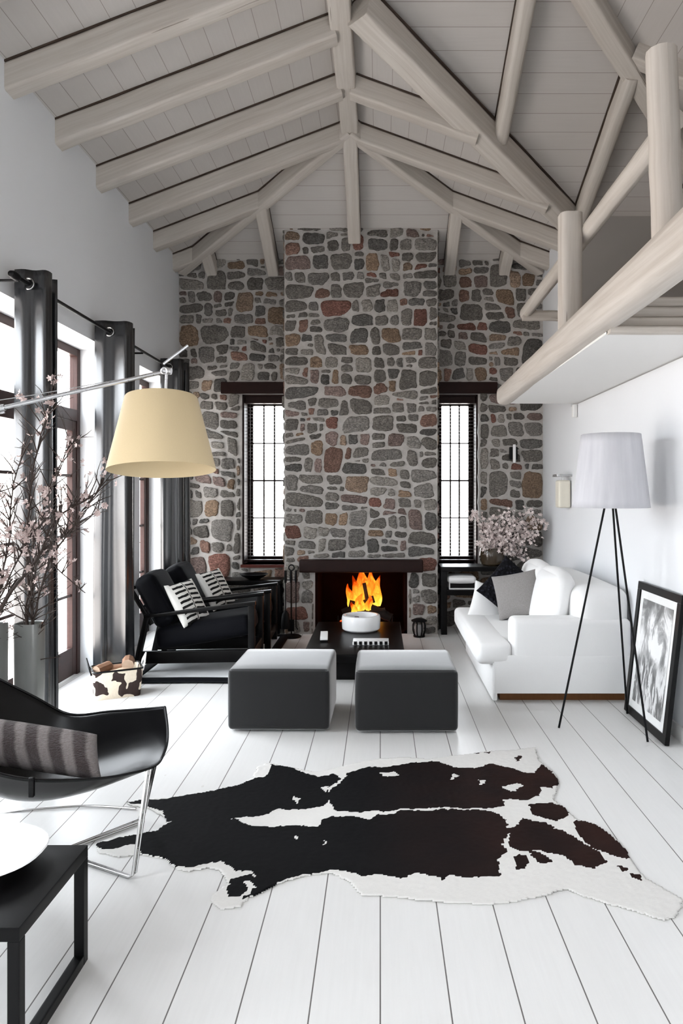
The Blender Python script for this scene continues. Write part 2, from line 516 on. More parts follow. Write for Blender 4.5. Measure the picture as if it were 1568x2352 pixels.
mb = MB(); mb.box((-2.9, -3.7, 5.7), (4.0, 9.2, 5.85))  # slab added out of view to stop light leaking through ceiling gaps
tag(mb.build('roof', M['plank_x'], smooth=0), 'unseen flat slab added above the ceiling to block sky light', 'roof', kind='structure')

# ---- rubble masonry
PALETTE = [((.150, .140, .128), 5), ((.175, .164, .150), 6), ((.20, .19, .178), 5), ((.120, .116, .110), 3), ((.245, .23, .21), 3),
           ((.22, .135, .108), 1.7), ((.185, .094, .076), 1.2), ((.26, .185, .13), 1.8), ((.27, .20, .15), 1.2), ((.225, .17, .155), 2.4)]

def stones(u0, u1, v0, v1, holes, seed, gap=.0085, edge=.008):
    """squared rubble: the wall is split again and again by slightly tilted joints; every piece becomes a worn stone"""
    rng = random.Random(seed)
    def clip(poly, nx, ny, d):
        out = []
        for k in range(len(poly)):
            p, q = poly[k], poly[(k + 1) % len(poly)]
            dp, dq = nx * p[0] + ny * p[1] - d, nx * q[0] + ny * q[1] - d
            if dp <= 0: out.append(p)
            if dp * dq < 0:
                t = dp / (dp - dq); out.append((p[0] + t * (q[0] - p[0]), p[1] + t * (q[1] - p[1])))
        return out
    def area(poly): return sum(poly[k][0] * poly[(k + 1) % len(poly)][1] - poly[(k + 1) % len(poly)][0] * poly[k][1] for k in range(len(poly))) / 2
    cells = []
    def split(poly, depth):
        A = area(poly)
        if A < .006: 
            cells.append(poly); return
        us = [p[0] for p in poly]; vs = [p[1] for p in poly]; wd, ht = max(us) - min(us), max(vs) - min(vs)
        asp = wd / max(ht, 1e-6)
        lim = math.exp(rng.uniform(math.log(.019), math.log(.105)))
        if A < lim and .62 < asp < 2.3:
            cells.append(poly); return
        vert = asp > rng.uniform(1.05, 1.75)
        t = rng.uniform(.30, .70) if A < .5 else rng.uniform(.42, .58)
        an = (0 if vert else math.pi / 2) + rng.gauss(0, .12 if A < .6 else .03)
        nx, ny = math.cos(an), math.sin(an)
        px, py = min(us) + wd * (t if vert else .5), min(vs) + ht * (.5 if vert else t)
        d = nx * px + ny * py
        for q in (clip(poly, nx, ny, d), clip(poly, -nx, -ny, -d)):
            if len(q) >= 3: split(q, depth + 1)
    split([(u0, v0), (u1, v0), (u1, v1), (u0, v1)], 0)
    polys = []
    for poly in cells:
        x = sum(p[0] for p in poly) / len(poly); y = sum(p[1] for p in poly) / len(poly)
        base = poly
        for k in range(len(base)):                            # recess the joints
            p, q = base[k], base[(k + 1) % len(base)]
            ex, ey = q[0] - p[0], q[1] - p[1]; L = math.hypot(ex, ey)
            if L < 1e-6: continue
            nx, ny = ey / L, -ex / L
            on_edge = min(abs(p[0] - u0) + abs(q[0] - u0), abs(p[0] - u1) + abs(q[0] - u1)) < 1e-4
            g = .004 if on_edge else gap * rng.uniform(.55, 1.6)
            poly = clip(poly, nx, ny, nx * p[0] + ny * p[1] - g)
            if len(poly) < 3: break
        if len(poly) < 3: continue
        r0 = math.sqrt(max(area(poly), 1e-6))
        for _ in range(rng.choice((0, 1, 1, 2, 2, 3))):        # knock off some corners
            if len(poly) < 3: break
            k = rng.randrange(len(poly)); c = poly[k]; dx, dy = c[0] - x, c[1] - y; L = math.hypot(dx, dy) + 1e-6
            a_ = math.atan2(dy, dx) + rng.uniform(-.35, .35)
            if len(poly) < 3: break
            poly = clip(poly, math.cos(a_), math.sin(a_), math.cos(a_) * x + math.sin(a_) * y + L * rng.uniform(.74, .94))
        bad = False
        for (a, b, c, d) in holes:
            if max(p[0] for p in poly) <= a or min(p[0] for p in poly) >= b or max(p[1] for p in poly) <= c or min(p[1] for p in poly) >= d: continue
            side = max((a - x, (1, 0, a - edge)), (x - b, (-1, 0, -(b + edge))), (c - y, (0, 1, c - edge)), (y - d, (0, -1, -(d + edge))))
            poly = clip(poly, *side[1])
            if len(poly) < 3: break
            x = sum(p[0] for p in poly) / len(poly); y = sum(p[1] for p in poly) / len(poly)
        if bad or len(poly) < 3: continue
        A = area(poly)
        if A < .0012: continue
        for it in range(4):
            out = []
            c = (.19, .23, .25, .25)[it]
            for k in range(len(poly)):
                p, q = poly[k], poly[(k + 1) % len(poly)]
                out += [(p[0] * (1 - c) + q[0] * c, p[1] * (1 - c) + q[1] * c), (p[0] * c + q[0] * (1 - c), p[1] * c + q[1] * (1 - c))]
            poly = out
            if len(poly) > 36: break
        jit = []
        for (a, b) in poly:
            dx, dy = a - x, b - y; L = math.hypot(dx, dy) + 1e-6
            n = mnoise.noise(Vector((a * 14 + seed, b * 14, 3))) * .017 + mnoise.noise(Vector((a * 38 + seed, b * 38, 3))) * .008 - .004
            e_ = min(abs(a - u0), abs(a - u1)) < .02
            if e_: n = min(n, 0)
            jit.append((a + dx / L * n, b + dy / L * n))
        polys.append((jit, A))
    return polys

def lay_stones(mb, polys, to3, seed, mi=1):
    rng = random.Random(seed)
    cols = [c for c, k in PALETTE for _ in range(int(k * 10))]
    for (poly, A) in polys:
        cu = sum(p[0] for p in poly) / len(poly); cv = sum(p[1] for p in poly) / len(poly)
        h = .014 + .010 * rng.random(); c = rng.choice(cols); b = rng.uniform(.9, 1.45)
        tint = (c[0] * b, c[1] * b, c[2] * b, 1)
        n = len(poly); vs = []; fs = []
        for (sc, d) in ((1.0, -.006), (.985, .45 * h), (.93, .8 * h), (.75, h), (.42, h)):
            for (u, v) in poly:
                uu, vv = cu + (u - cu) * sc, cv + (v - cv) * sc
                dd = d + (.010 * mnoise.noise(Vector((uu * 11, vv * 11, seed))) + .004 * mnoise.noise(Vector((uu * 37, vv * 37, seed))) if d > 0 else 0)
                vs.append(to3(uu, vv, dd))
        vs.append(to3(cu, cv, h))
        for r in range(4):
            for k in range(n): fs.append((r * n + k, r * n + (k + 1) % n, (r + 1) * n + (k + 1) % n, (r + 1) * n + k))
        for k in range(n): fs.append((4 * n + k, 4 * n + (k + 1) % n, 5 * n))
        mb.add(vs, fs, mi, None, tint)

# back wall
mb = MB(); y0, y1 = YB, 8.9
cur = -2.74
for (a, b, s, h) in WINS:
    if cur < -2: mb.box((cur, y0, 0), (a, y1, 5.7))
    else:                                                 # the firebox runs back into the wall
        mb.box((cur, y0, 0), (-.735, y1, 5.7)); mb.box((.305, y0, 0), (a, y1, 5.7)); mb.box((-.735, y0, .715), (.305, y1, 5.7))
    mb.box((a, y0, 0), (b, y1, s)); mb.box((a, y0, h), (b, y1, 5.7)); cur = b
mb.box((cur, y0, 0), (XR + .3, y1, 5.7))
f3 = lambda u, v, d: Vector((u, YB - d, v))
lay_stones(mb, stones(XL, -1.06, 0, 4.5, [(-1.655, -1.0, .70, 2.78)], 11), f3, 1)
lay_stones(mb, stones(.62, XR, 0, 4.5, [(.5, 1.175, .70, 2.78)], 23), f3, 2)
tag(mb.build('wall_back', [M['mortar'], M['stone']], smooth=60), 'rubble stone end wall behind the chimney breast', 'wall', kind='structure')

# chimney breast with the firebox recess
CX0, CX1, FX0, FX1, FZ = -1.08, .645, -.735, .305, .715
mb = MB()
mb.box((CX0, YC, 0), (FX0, YB + .05, 5.6)); mb.box((FX1, YC, 0), (CX1, YB + .05, 5.6)); mb.box((FX0, YC, FZ), (FX1, YB + .05, 5.6))
lay_stones(mb, stones(CX0, CX1, 0, 4.75, [(FX0 - .01, FX1 + .01, 0, .85)], 37), lambda u, v, d: Vector((u, YC - d, v)), 3)
lay_stones(mb, stones(YC, YB, 0, 4.75, [], 41), lambda u, v, d: Vector((CX0 - d, YB + YC - u, v)), 4)
lay_stones(mb, stones(YC, YB, 0, 4.75, [], 43), lambda u, v, d: Vector((CX1 + d, u, v)), 5)
tag(mb.build('wall_chimney', [M['mortar'], M['stone']], smooth=60), 'projecting rubble stone chimney breast rising to the ceiling', 'chimney', kind='structure')
mb = MB()
mb.box((FX0, 8.52, .0), (FX1, 8.60, FZ)); mb.box((FX0 - .005, YC + .02, 0), (FX0 + .03, 8.53, FZ)); mb.box((FX1 - .03, YC + .02, 0), (FX1 + .005, 8.53, FZ)); mb.box((FX0, YC + .02, 0), (FX1, 8.53, .035))
mb.box((FX0, YC + .1, FZ - .01), (FX1, 8.53, FZ + .03))
tag(mb.build('firebox', M['firebrick'], smooth=0), 'sooty brick firebox opening in the chimney breast', 'fireplace', kind='structure')

# baseboards
mb = MB(); cur = -3.4
for (a, b, h) in sorted(DOORS) + [(8.27, 9, 0)]:
    mb.box((XL, cur, 0), (XL + .015, a, .1)); cur = b
tag(mb.build('baseboard_left', M['boardwhite'], smooth=0), 'low white baseboard along the window wall', 'baseboard', kind='structure')
mb = MB(); mb.box((XR - .015, FILL_OPENING[1], 0), (XR, 8.27, .1))
tag(mb.build('baseboard_right', M['boardwhite'], smooth=0), 'low white baseboard along the sofa wall', 'baseboard', kind='structure')

# ------------------------------------------------------------------ roof boards and timbers
RX, RZ, AY, ZE = -.29, 5.16, 6.62, 4.35
sL, sR, sH, sA = (RZ - ZE) / (RX - XL), (RZ - ZE) / (XR - RX), (RZ - ZE) / (YB - AY), .405
zL = lambda x: RZ - sL * (RX - x)
zR = lambda x: RZ - sR * (x - RX)
zH = lambda y: RZ - sH * (y - AY)
zA = lambda y: 4.38 + sA * (7.05 - y)
def sheet(name, pts, mat, label):
    mb = MB(); pts = [Vector(p) for p in pts]; n = len(pts)
    mb.add(pts + [p + Vector((0, 0, .03)) for p in pts], [list(range(n))[::-1], [n + i for i in range(n)]] + [[i, (i + 1) % n, n + (i + 1) % n, n + i] for i in range(n)])
    return tag(mb.build(name, mat, smooth=0), label, 'ceiling', kind='structure')
e = .25
XLo = XL - e
VT = Vector((RX, 7.05 - (RZ - 4.38) / sA, RZ))       # top of the valley at the ridge
sheet('ceiling', [(RX, -3.4, RZ), (RX, AY, RZ), (XLo, YB + e * (YB - AY) / (RX - XL), zL(XLo)), (XLo, -3.4, zL(XLo))], M['plank_y'], 'left slope of the whitewashed board ceiling above the curtains')
vf = Vector((XR + .06, 7.05, zR(XR + .06)))
sheet('ceiling', [(RX, AY, RZ), tuple(VT), (XR + .06, 7.03, zR(XR + .06)), (XR + .3, 8.6, zR(XR + .3)), (XR + .06, YB + .05, zR(XR + .06))], M['plank_y'], 'right slope of the board ceiling between ridge and stone wall')
sheet('ceiling', [(RX, AY, RZ), (XR + .3, YB + .22, zH(YB + .22)), (XL - .3, YB + .22, zH(YB + .22))], M['plank_x'], 'end slope of the board ceiling above the chimney')
HT = Vector((1.1, 4.6, zA(4.6))); HF = Vector((3.62, 7.12, zA(7.12)))
sheet('ceiling', [tuple(VT), (RX, 4.6, zA(4.6)), tuple(HT), tuple(HF), (XR - .05, 7.12, zA(7.12))], M['plank_x'], 'board ceiling of the loft between valley beam and hip beam')
sheet('ceiling', [tuple(HT), (1.1, .8, zA(4.6)), (3.62, .8, HF.z), tuple(HF)], M['plank_y'], 'outer slope of the loft ceiling in the top right corner')
sheet('ceiling', [(RX - .02, -3.4, zA(4.6)), (RX - .02, 4.62, zA(4.6)), (1.12, 4.62, zA(4.6)), (1.12, -3.4, zA(4.6))], M['plank_x'], 'level boards between the main ridge and the loft')
sheet('ceiling', [(1.1, -3.4, zA(4.6)), (1.1, .82, zA(4.6)), (3.62, .82, zA(4.6)), (3.62, -3.4, zA(4.6))], M['plank_x'], 'level boards above the near end of the right wall')

def rrect(wd, dp, r=.03, n=3):
    out = []
    for (sx, sy, a0) in ((1, 1, 0), (-1, 1, 90), (-1, -1, 180), (1, -1, 270)):
        for k in range(n + 1):
            a = R(a0 + 90 * k / n)
            out.append((sx * (wd / 2 - r) + r * math.cos(a), sy * (dp / 2 - r) + r * math.sin(a)))
    return out
bseed = [0]
def timber(name, p0, p1, wd, dp, label, up=(0, 0, 1), r=.018, cat='beam', n=12, parent=None, wob=.004, taper=1.0):
    bseed[0] += 1; sd = bseed[0]
    p0, p1 = Vector(p0), Vector(p1)
    pts = [p0.lerp(p1, i / n) for i in range(n + 1)]
    secs = []
    for i in range(n + 1):
        k = 1 + (taper - 1) * i / n
        q = 1 + wob * 5 * mnoise.noise(Vector((i * .7, sd * 3.1, 0)))
        o1 = wob * mnoise.noise(Vector((i * .5, sd, 5))); o2 = wob * mnoise.noise(Vector((i * .5, sd, 9)))
        secs.append([(a * q * k + o1, b * q * k + o2) for (a, b) in rrect(wd, dp, r)])
    mb = MB(); mb.sweep(pts, secs, 0, True, frames=up, rnd=sd * 1.37)
    if name == 'ceiling_beam':                            # dark strip drawn as the shadow line between timber and boards
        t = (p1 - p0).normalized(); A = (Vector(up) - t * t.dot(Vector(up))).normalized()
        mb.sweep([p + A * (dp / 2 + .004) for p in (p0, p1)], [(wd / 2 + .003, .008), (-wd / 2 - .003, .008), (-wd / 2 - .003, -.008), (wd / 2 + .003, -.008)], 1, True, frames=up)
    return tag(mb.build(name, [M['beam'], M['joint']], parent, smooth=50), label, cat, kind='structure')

D = .17
GR = 'exposed roof timbers'
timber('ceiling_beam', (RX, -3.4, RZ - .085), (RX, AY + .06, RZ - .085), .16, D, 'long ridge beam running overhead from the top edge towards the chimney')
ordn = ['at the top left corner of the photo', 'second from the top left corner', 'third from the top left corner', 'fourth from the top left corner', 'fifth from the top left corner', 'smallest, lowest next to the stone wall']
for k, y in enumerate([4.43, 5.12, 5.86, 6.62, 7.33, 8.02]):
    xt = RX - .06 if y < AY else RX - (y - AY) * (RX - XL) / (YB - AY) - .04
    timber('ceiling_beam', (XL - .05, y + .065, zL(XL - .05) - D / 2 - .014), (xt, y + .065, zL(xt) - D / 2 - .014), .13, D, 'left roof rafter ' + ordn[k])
for k, y in enumerate([3.7, 2.95, 2.2]):
    timber('ceiling_beam', (XL - .05, y + .065, zL(XL - .05) - D / 2 - .014), (RX - .06, y + .065, zL(RX - .06) - D / 2 - .014), .13, D, 'left roof rafter overhead, %s in front of the top edge' % ['first', 'second', 'third'][k])
rlab = ['right roof rafter nearest the ridge, ending at the valley beam', 'right roof rafter meeting the hip below the ridge end', 'right roof rafter ending above the log post', 'lowest right roof rafter next to the stone wall']
def valley_x(y): return -.05 + (y - 4.98) * 2.08 / 2.05
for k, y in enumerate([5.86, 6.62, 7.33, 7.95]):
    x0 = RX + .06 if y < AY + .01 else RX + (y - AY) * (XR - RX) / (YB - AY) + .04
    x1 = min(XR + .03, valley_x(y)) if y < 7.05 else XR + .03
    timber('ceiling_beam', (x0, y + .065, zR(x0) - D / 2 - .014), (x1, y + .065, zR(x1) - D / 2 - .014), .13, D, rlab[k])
# hips of the end slope
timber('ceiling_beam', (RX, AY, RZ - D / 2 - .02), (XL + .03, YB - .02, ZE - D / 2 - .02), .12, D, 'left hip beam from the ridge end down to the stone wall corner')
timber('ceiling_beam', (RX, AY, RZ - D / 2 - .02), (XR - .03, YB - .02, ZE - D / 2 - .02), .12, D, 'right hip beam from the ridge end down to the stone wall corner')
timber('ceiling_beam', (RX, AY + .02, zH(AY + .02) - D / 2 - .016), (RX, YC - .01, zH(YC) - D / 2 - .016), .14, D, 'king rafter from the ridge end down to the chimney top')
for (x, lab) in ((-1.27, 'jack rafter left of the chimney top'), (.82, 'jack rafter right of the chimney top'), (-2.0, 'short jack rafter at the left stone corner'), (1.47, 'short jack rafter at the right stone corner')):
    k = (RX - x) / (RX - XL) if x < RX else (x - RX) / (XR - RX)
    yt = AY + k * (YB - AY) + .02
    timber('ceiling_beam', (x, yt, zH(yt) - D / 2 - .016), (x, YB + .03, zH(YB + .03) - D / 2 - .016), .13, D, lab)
# loft wing timbers
v0 = Vector((-.15, 4.98, 5.06)); v1 = Vector((XR - .0, 7.03, 4.31))
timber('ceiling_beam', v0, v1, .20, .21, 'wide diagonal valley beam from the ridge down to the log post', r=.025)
timber('ceiling_beam', HT + Vector((0, 0, -.055)), HF + Vector((-.1, -.1, -.055)), .15, .2, 'diagonal hip beam above the tall near log post')
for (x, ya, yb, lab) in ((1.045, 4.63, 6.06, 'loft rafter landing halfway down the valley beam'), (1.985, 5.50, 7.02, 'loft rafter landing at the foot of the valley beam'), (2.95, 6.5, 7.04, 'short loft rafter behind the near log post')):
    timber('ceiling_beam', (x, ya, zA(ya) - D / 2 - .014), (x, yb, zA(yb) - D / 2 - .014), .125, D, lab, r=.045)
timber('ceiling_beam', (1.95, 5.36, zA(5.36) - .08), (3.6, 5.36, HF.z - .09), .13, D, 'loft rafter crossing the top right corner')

# loft floor and log railing
BX = 1.225
mb = MB(); mb.box((BX + .02, 3.82, 2.47), (XR + .02, 6.86, 2.50)); mb.box((XR + .02, 1.0, 2.461), (3.6, 7.05, 2.62))
mb.box((BX + .02, 4.2, 2.50), (XR + .02, 6.86, 2.64))
tag(mb.build('loft_floor', M['boardwhite'], smooth=0), 'white boarded loft floor seen from below above the sofa', 'loft', kind='structure')
for (lab, z0, z1, y, mm) in (('white edge strip at the underside of the loft floor opening', 2.462, 2.50, 3.80, 'beam'), ('lower timber joist across the loft floor opening', 2.505, 2.562, 3.86, 'beam'), ('upper timber joist across the loft floor opening', 2.572, 2.635, 3.92, 'beam'), ('white round edge on top of the loft floor opening', 2.64, 2.70, 3.95, 'beam')):
    timber('loft_joist', (BX + .02, y, (z0 + z1) / 2), (XR + .25, y, (z0 + z1) / 2), .07, z1 - z0, lab, r=.012)
timber('loft_beam', (BX, 6.88, 2.55), (BX, 1.0, 2.62), .15, .18, 'thick rounded edge beam of the loft gallery', r=.055, n=24, taper=1.28)
RXX = 1.285
timber('log_post', (RXX, 4.72, 2.60), (RXX, 4.72, 3.475), .15, .15, 'far log post of the loft railing below the valley beam', up=(0, 1, 0), r=.045, cat='post', wob=.003)
timber('log_post', (1.235, 2.99, 2.62), (1.205, 2.99, 3.49), .13, .13, 'near tall log post of the loft railing at the right edge', up=(0, 1, 0), r=.064, cat='post', wob=.003)
timber('handrail', (1.40, 6.74, 3.325), (1.40, 3.32, 3.375), .10, .115, 'long log handrail of the loft railing passing behind the two log posts', r=.048, cat='railing', n=20)
timber('handrail', (1.36, 6.66, 3.285), (XR + .02, 6.66, 3.285), .07, .10, 'short log rail from the gallery end to the right wall', r=.03, cat='railing')

# ------------------------------------------------------------------ doors and windows
def door(n, a, b, h, label):
    root = empty('door_%d' % n, (-2.70, (a + b) / 2, 0), label=label, cat='door', kind='structure')
    x0, x1 = -2.73, -2.66
    mb = MB()
    mb.box((x0, a, 0), (x1, a + .06, h)); mb.box((x0, b - .06, 0), (x1, b, h)); mb.box((x0, a + .06, h - .07), (x1, b - .06, h))
    mb.box((x0, a + .06, 2.22), (x1, b - .06, 2.32))
    mb.build('door_frame', M['door_wood'], root, smooth=0, bevel=.004)
    mid = (a + b) / 2
    for k, (p, q) in enumerate(((a + .06, mid), (mid, b - .06))):
        mb = MB(); p += .003; q -= .003; s = .075
        mb.box((x0 + .01, p, .01), (x1 - .008, p + s, 2.215)); mb.box((x0 + .01, q - s, .01), (x1 - .008, q, 2.215))
        mb.box((x0 + .01, p + s, .01), (x1 - .008, q - s, .25)); mb.box((x0 + .01, p + s, 2.13), (x1 - .008, q - s, 2.215))
        for z in (.69, 1.21, 1.73): mb.box((x0 + .02, p + s, z), (x1 - .018, q - s, z + .025))
        leaf = mb.build('door_leaf', M['door_wood'], root, smooth=0, bevel=.003)
        mb = MB(); mb.box((-2.698, p + s, .25), (-2.692, q - s, 2.13)); mb.build('door_pane', M['glass'], leaf, smooth=0)
        mb = MB(); yy = q - .03 if k == 0 else p + .03
        mb.tube([(-2.665, yy, 1.05), (-2.63, yy, 1.05), (-2.63, yy - .1 if k == 0 else yy + .1, 1.05)], .009); mb.build('door_handle', M['iron'], leaf)
    mb = MB(); mb.box((-2.698, a + .06, 2.32), (-2.692, b - .06, h - .07)); mb.build('transom_pane', M['glass'], root, smooth=0)
    mb = MB(); mb.box((x0 + .015, mid - .02, 2.32), (x1 - .01, mid + .02, h - .07)); mb.build('transom_bar', M['door_wood'], root, smooth=0)
    return root
dl = ['brown french doors behind the nearest black curtain', 'brown french doors farthest along the wall by the armchairs', 'brown french doors beside the camera, left of the frame', 'brown french doors behind the camera']
for i, (a, b, h) in enumerate(DOORS): door(i + 1, a, b, h, dl[i])

M['blind'] = simple('dark_blind_slat', (.022, .013, .011), .35)
def window(n, a, b, s, h, side):
    root = empty('window_%d' % n, ((a + b) / 2, 8.6, s), label='tall narrow dark framed window %s of the chimney' % side, cat='window', kind='structure')
    mb = MB()                                                   # lining of the reveal
    mb.box((a, YB + .03, s), (a + .02, 8.72, h)); mb.box((b - .02, YB + .03, s), (b, 8.72, h)); mb.box((a, YB + .03, h - .02), (b, 8.72, h))
    mb.build('window_lining', M['dark_wood'], root, smooth=0)
    mb = MB(); f = .055
    y0, y1 = 8.58, 8.64
    mb.box((a + .02, y0, s), (a + .02 + f, y1, h - .02)); mb.box((b - .02 - f, y0, s), (b - .02, y1, h - .02))
    mb.box((a + .02 + f, y0, s), (b - .02 - f, y1, s + .08)); mb.box((a + .02 + f, y0, h - .1), (b - .02 - f, y1, h - .02))
    wv = (b - a - .04 - 2 * f)
    for k in (1, 2): 
        x = a + .02 + f + wv * k / 3; mb.box((x - .009, y0 + .01, s + .08), (x + .009, y1 - .01, h - .1))
    hv = h - s - .18
    for k, t in ((1, .014), (2, .02), (3, .014)):
        z = s + .08 + hv * k / 4; mb.box((a + .02 + f, y0 + .012, z - t / 2), (b - .02 - f, y1 - .012, z + t / 2))
    mb.build('window_frame', M['dark_wood'], root, smooth=0)
    mb = MB(); mb.box((a + .02 + f, 8.607, s + .08), (b - .02 - f, 8.613, h - .1)); mb.build('window_pane', M['glass'], root, smooth=0)
    mb = MB(); mb.box((a - .01, YB - .05, s - .035), (b + .01, 8.60, s)); mb.build('window_sill', M['red_wood'], root, smooth=0, bevel=.004)
    # blind
    bl = empty('slatted_blind', ((a + b) / 2, 8.36, s), label='dark slatted blind with thin open slats in the window %s of the chimney' % side, cat='blind')
    mb = MB(); mb.box((a + .025, 8.325, h - .10), (b - .025, 8.40, h - .022)); mb.build('head_rail', M['dark_wood'], bl, smooth=0)
    mb = MB(); z = s + .09
    while z < h - .12:
        mb.box((a + .026, 8.335, z), (b - .026, 8.385, z + .0025)); z += .0405
    mb.build('slats', M['blind'], bl, smooth=0)
    mb = MB(); mb.box((a + .026, 8.335, s + .03), (b - .026, 8.385, s + .05)); mb.build('bottom_rail', M['dark_wood'], bl, smooth=0)
    mb = MB()
    for x in (a + .08, b - .08): mb.tube([(x, 8.36, s + .05), (x, 8.36, h - .1)], .0022, 5)
    mb.build('ladder_cord', M['blind'], bl)
    return bl
window(1, *WINS[0], 'left'); window(2, *WINS[1], 'right')
for n, (x0, x1, lab) in enumerate(((-1.885, -1.085, 'dark timber lintel over the window left of the chimney'), (.66, 1.385, 'dark timber lintel over the window right of the chimney'))):
    mb = MB(); mb.box((x0, YB - .045, 2.765), (x1, YB + .35, 2.90))
    tag(mb.build('trim_%d' % (n + 1), M['dark_wood'], smooth=0, bevel=.006), lab, 'lintel', kind='structure')
mb = MB(); mb.tube([P(1098, 950, 8.22) + Vector((.008 * math.sin(i * 1.7), 0, -.075 * i)) for i in range(17)], .005, 6)
tag(mb.build('blind_cord', M['white_matt']), 'thin white pull cord hanging beside the right window blind', 'cord')

# ------------------------------------------------------------------ curtains
mb = MB(); mb.tube([(-2.23, 4.28, 2.92), (-2.23, 8.02, 2.92)], .0125, 12)
rod = empty('curtain_rod', (-2.23, 4.28, 2.92), label='long black iron curtain rod along the window wall', cat='curtain rod')
mb.build('rod', M['iron'], rod)
for y in (4.25, 8.05):
    m2 = MB(); m2.lathe([(0, -.05), (.018, -.045), (.026, -.02), (.026, .02), (.018, .045), (0, .05)], (-2.23, y, 2.92), 14, M=Matrix.Rotation(R(90), 3, 'X').to_4x4()); m2.build('finial', M['iron'], rod)
for y in (4.30, 6.55, 7.95):
    m2 = MB(); m2.tube([(-2.23, y, 2.905), (XL, y, 2.905)], .009, 8); m2.lathe([(.03, 0), (.03, .012), (0, .012)], (XL, y, 2.905), 14, M=Matrix.Rotation(R(90), 3, 'Y').to_4x4()); m2.build('bracket', M['iron'], rod)

def curtain(y0, pitch, nf, A, label):
    root = empty('curtain', (-2.23, y0, 0), label=label, cat='curtain', group='black eyelet curtains')
    xr = -2.23
    # fabric path in plan: panels across the rod joined by round turns
    path = []
    for i in range(nf):
        y = y0 + i * pitch; d = 1 if i % 2 == 0 else -1
        for k in range(9):
            t = -1 + 2 * k / 8
            path.append((xr + d * A * t * .94, y + .012 * t + .010 * math.sin(t * 4 + i)))
        if i < nf - 1:
            for k in range(1, 6):
                a = math.pi * k / 6
                path.append((xr + d * (A * .94 + pitch * .36 * math.sin(a)), y + pitch * (.5 - .5 * math.cos(a))))
    nz = 24
    def fn(u, v):
        s = u * (len(path) - 1); i = min(int(s), len(path) - 2); f = s - i
        x = path[i][0] * (1 - f) + path[i + 1][0] * f; y = path[i][1] * (1 - f) + path[i + 1][1] * f
        z = .015 + v * 2.995
        k = (1 - v)
        x += .014 * k * mnoise.noise(Vector((s * .35, z * .6, y0))) ; x += .010 * math.sin(s * 1.15 + y0) * (.35 + k); y += (.03 * k) * mnoise.noise(Vector((s * .3, z * .4, y0 + 9)))
        return (x, y, z)
    mb = MB(); mb.grid(fn, (len(path) - 1) * 2, nz)
    mb.build('fabric', M['curtain'], root, smooth=80, solid=.004)
    for i in range(nf):
        m2 = MB(); m2.torus((xr, y0 + i * pitch - .003, 2.92), (0, 1, 0), .034, .007); m2.build('eyelet', M['chrome'], root)
    return root
curtain(4.42, .10, 3, .088, 'black eyelet curtain nearest the camera behind the branch vases')
curtain(5.74, .125, 3, .125, 'black eyelet curtain in the middle, above the cowhide basket')
curtain(7.36, .11, 4, .10, 'black eyelet curtain farthest away, beside the stone wall')

# ------------------------------------------------------------------ fireplace
mb = MB(); mb.rbox((-.90, YC - .13, .705), (.475, YC - .002, .845), .012)
tag(mb.build('mantel', M['dark_wood']), 'thick dark timber mantel beam above the fire', 'mantel')

def m_flame():
    m = NT('flame'); z = m.sep(m.attr('co')); n = m.noise(m.mapping(m.world(), (6, 6, 3)), 2.2, 4, .6, 1.2)
    f = m.math('ADD', m.math('MULTIPLY', z[1], -.55), m.math('ADD', n, .1))
    col = m.ramp(f, [(.05, (.55, .03, .0)), (.25, (1, .16, .01)), (.5, (1, .42, .03)), (.72, (1, .72, .12))])
    em = m.node('ShaderNodeEmission'); m.link(col, em.inputs[0]); em.inputs[1].default_value = .62
    tr = m.node('ShaderNodeBsdfTransparent'); mx = m.node('ShaderNodeMixShader')
    m.link(m.ramp(f, [(.02, .25), (.3, .95)]), mx.inputs[0]); m.link(tr.outputs[0], mx.inputs[1]); m.link(em.outputs[0], mx.inputs[2]); m.link(mx.outputs[0], m.out.inputs[0])
    return m.mat
M['flame'] = m_flame()
def m_ember():
    m = NT('glowing_ember'); n = m.noise(m.world(), 26, 4, .6)
    col = m.ramp(n, [(.42, (.01, .004, .003)), (.52, (.6, .04, .01)), (.66, (1, .45, .08))])
    m.set((.01, .008, .008), .9); m.link(col, m.b.inputs['Emission Color']); m.b.inputs['Emission Strength'].default_value = .8
    return m.mat
M['ember'] = m_ember()
fire = empty('fire', (-.18, 8.05, .04), label='orange fire blazing in the stone fireplace', cat='fire')
rng = random.Random(5)
for (px, py, wd, ht, Y) in ((815, 1400, .075, .40, 8.14), (835, 1402, .105, .52, 8.18), (855, 1398, .085, .47, 8.15), (868, 1392, .06, .36, 8.13), (803, 1395, .05, .28, 8.12), (828, 1406, .07, .22, 8.02), (812, 1412, .045, .15, 7.98), (846, 1405, .05, .2, 8.0)):
    b = P(px, py, Y); ph = rng.uniform(0, 9)
    def fn(u, v, b=b, ph=ph, wd=wd, ht=ht):
        r = wd * (math.sin(math.pi * min(1, v * .9 + .1)) ** .8) * (1 - v * .45) * (1 + .35 * mnoise.noise(Vector((math.cos(u * 6.283) * 1.3, v * 4, ph))))
        cx = .03 * math.sin(v * 5 + ph) * v
        return (b.x + cx + r * math.cos(u * 6.2832), b.y + r * .6 * math.sin(u * 6.2832), b.z + v * ht)
    mb = MB(); mb.grid(fn, 16, 18); mb.build('flame', M['flame'], fire, smooth=180)
mb = MB()
for k in range(46):
    x, y = -.24 + rng.gauss(0, .11), 8.02 + rng.gauss(0, .07)
    c = Vector((max(-.55, min(.1, x)), max(7.92, min(8.25, y)), .06 + rng.random() * .05)); r = rng.uniform(.018, .036)
    mb.rbox(c - Vector((r, r, r * .8)), c + Vector((r, r, r * .8)), r * .6, 2, M=None)
tag(mb.build('embers', M['ember'], fire), kind='stuff')
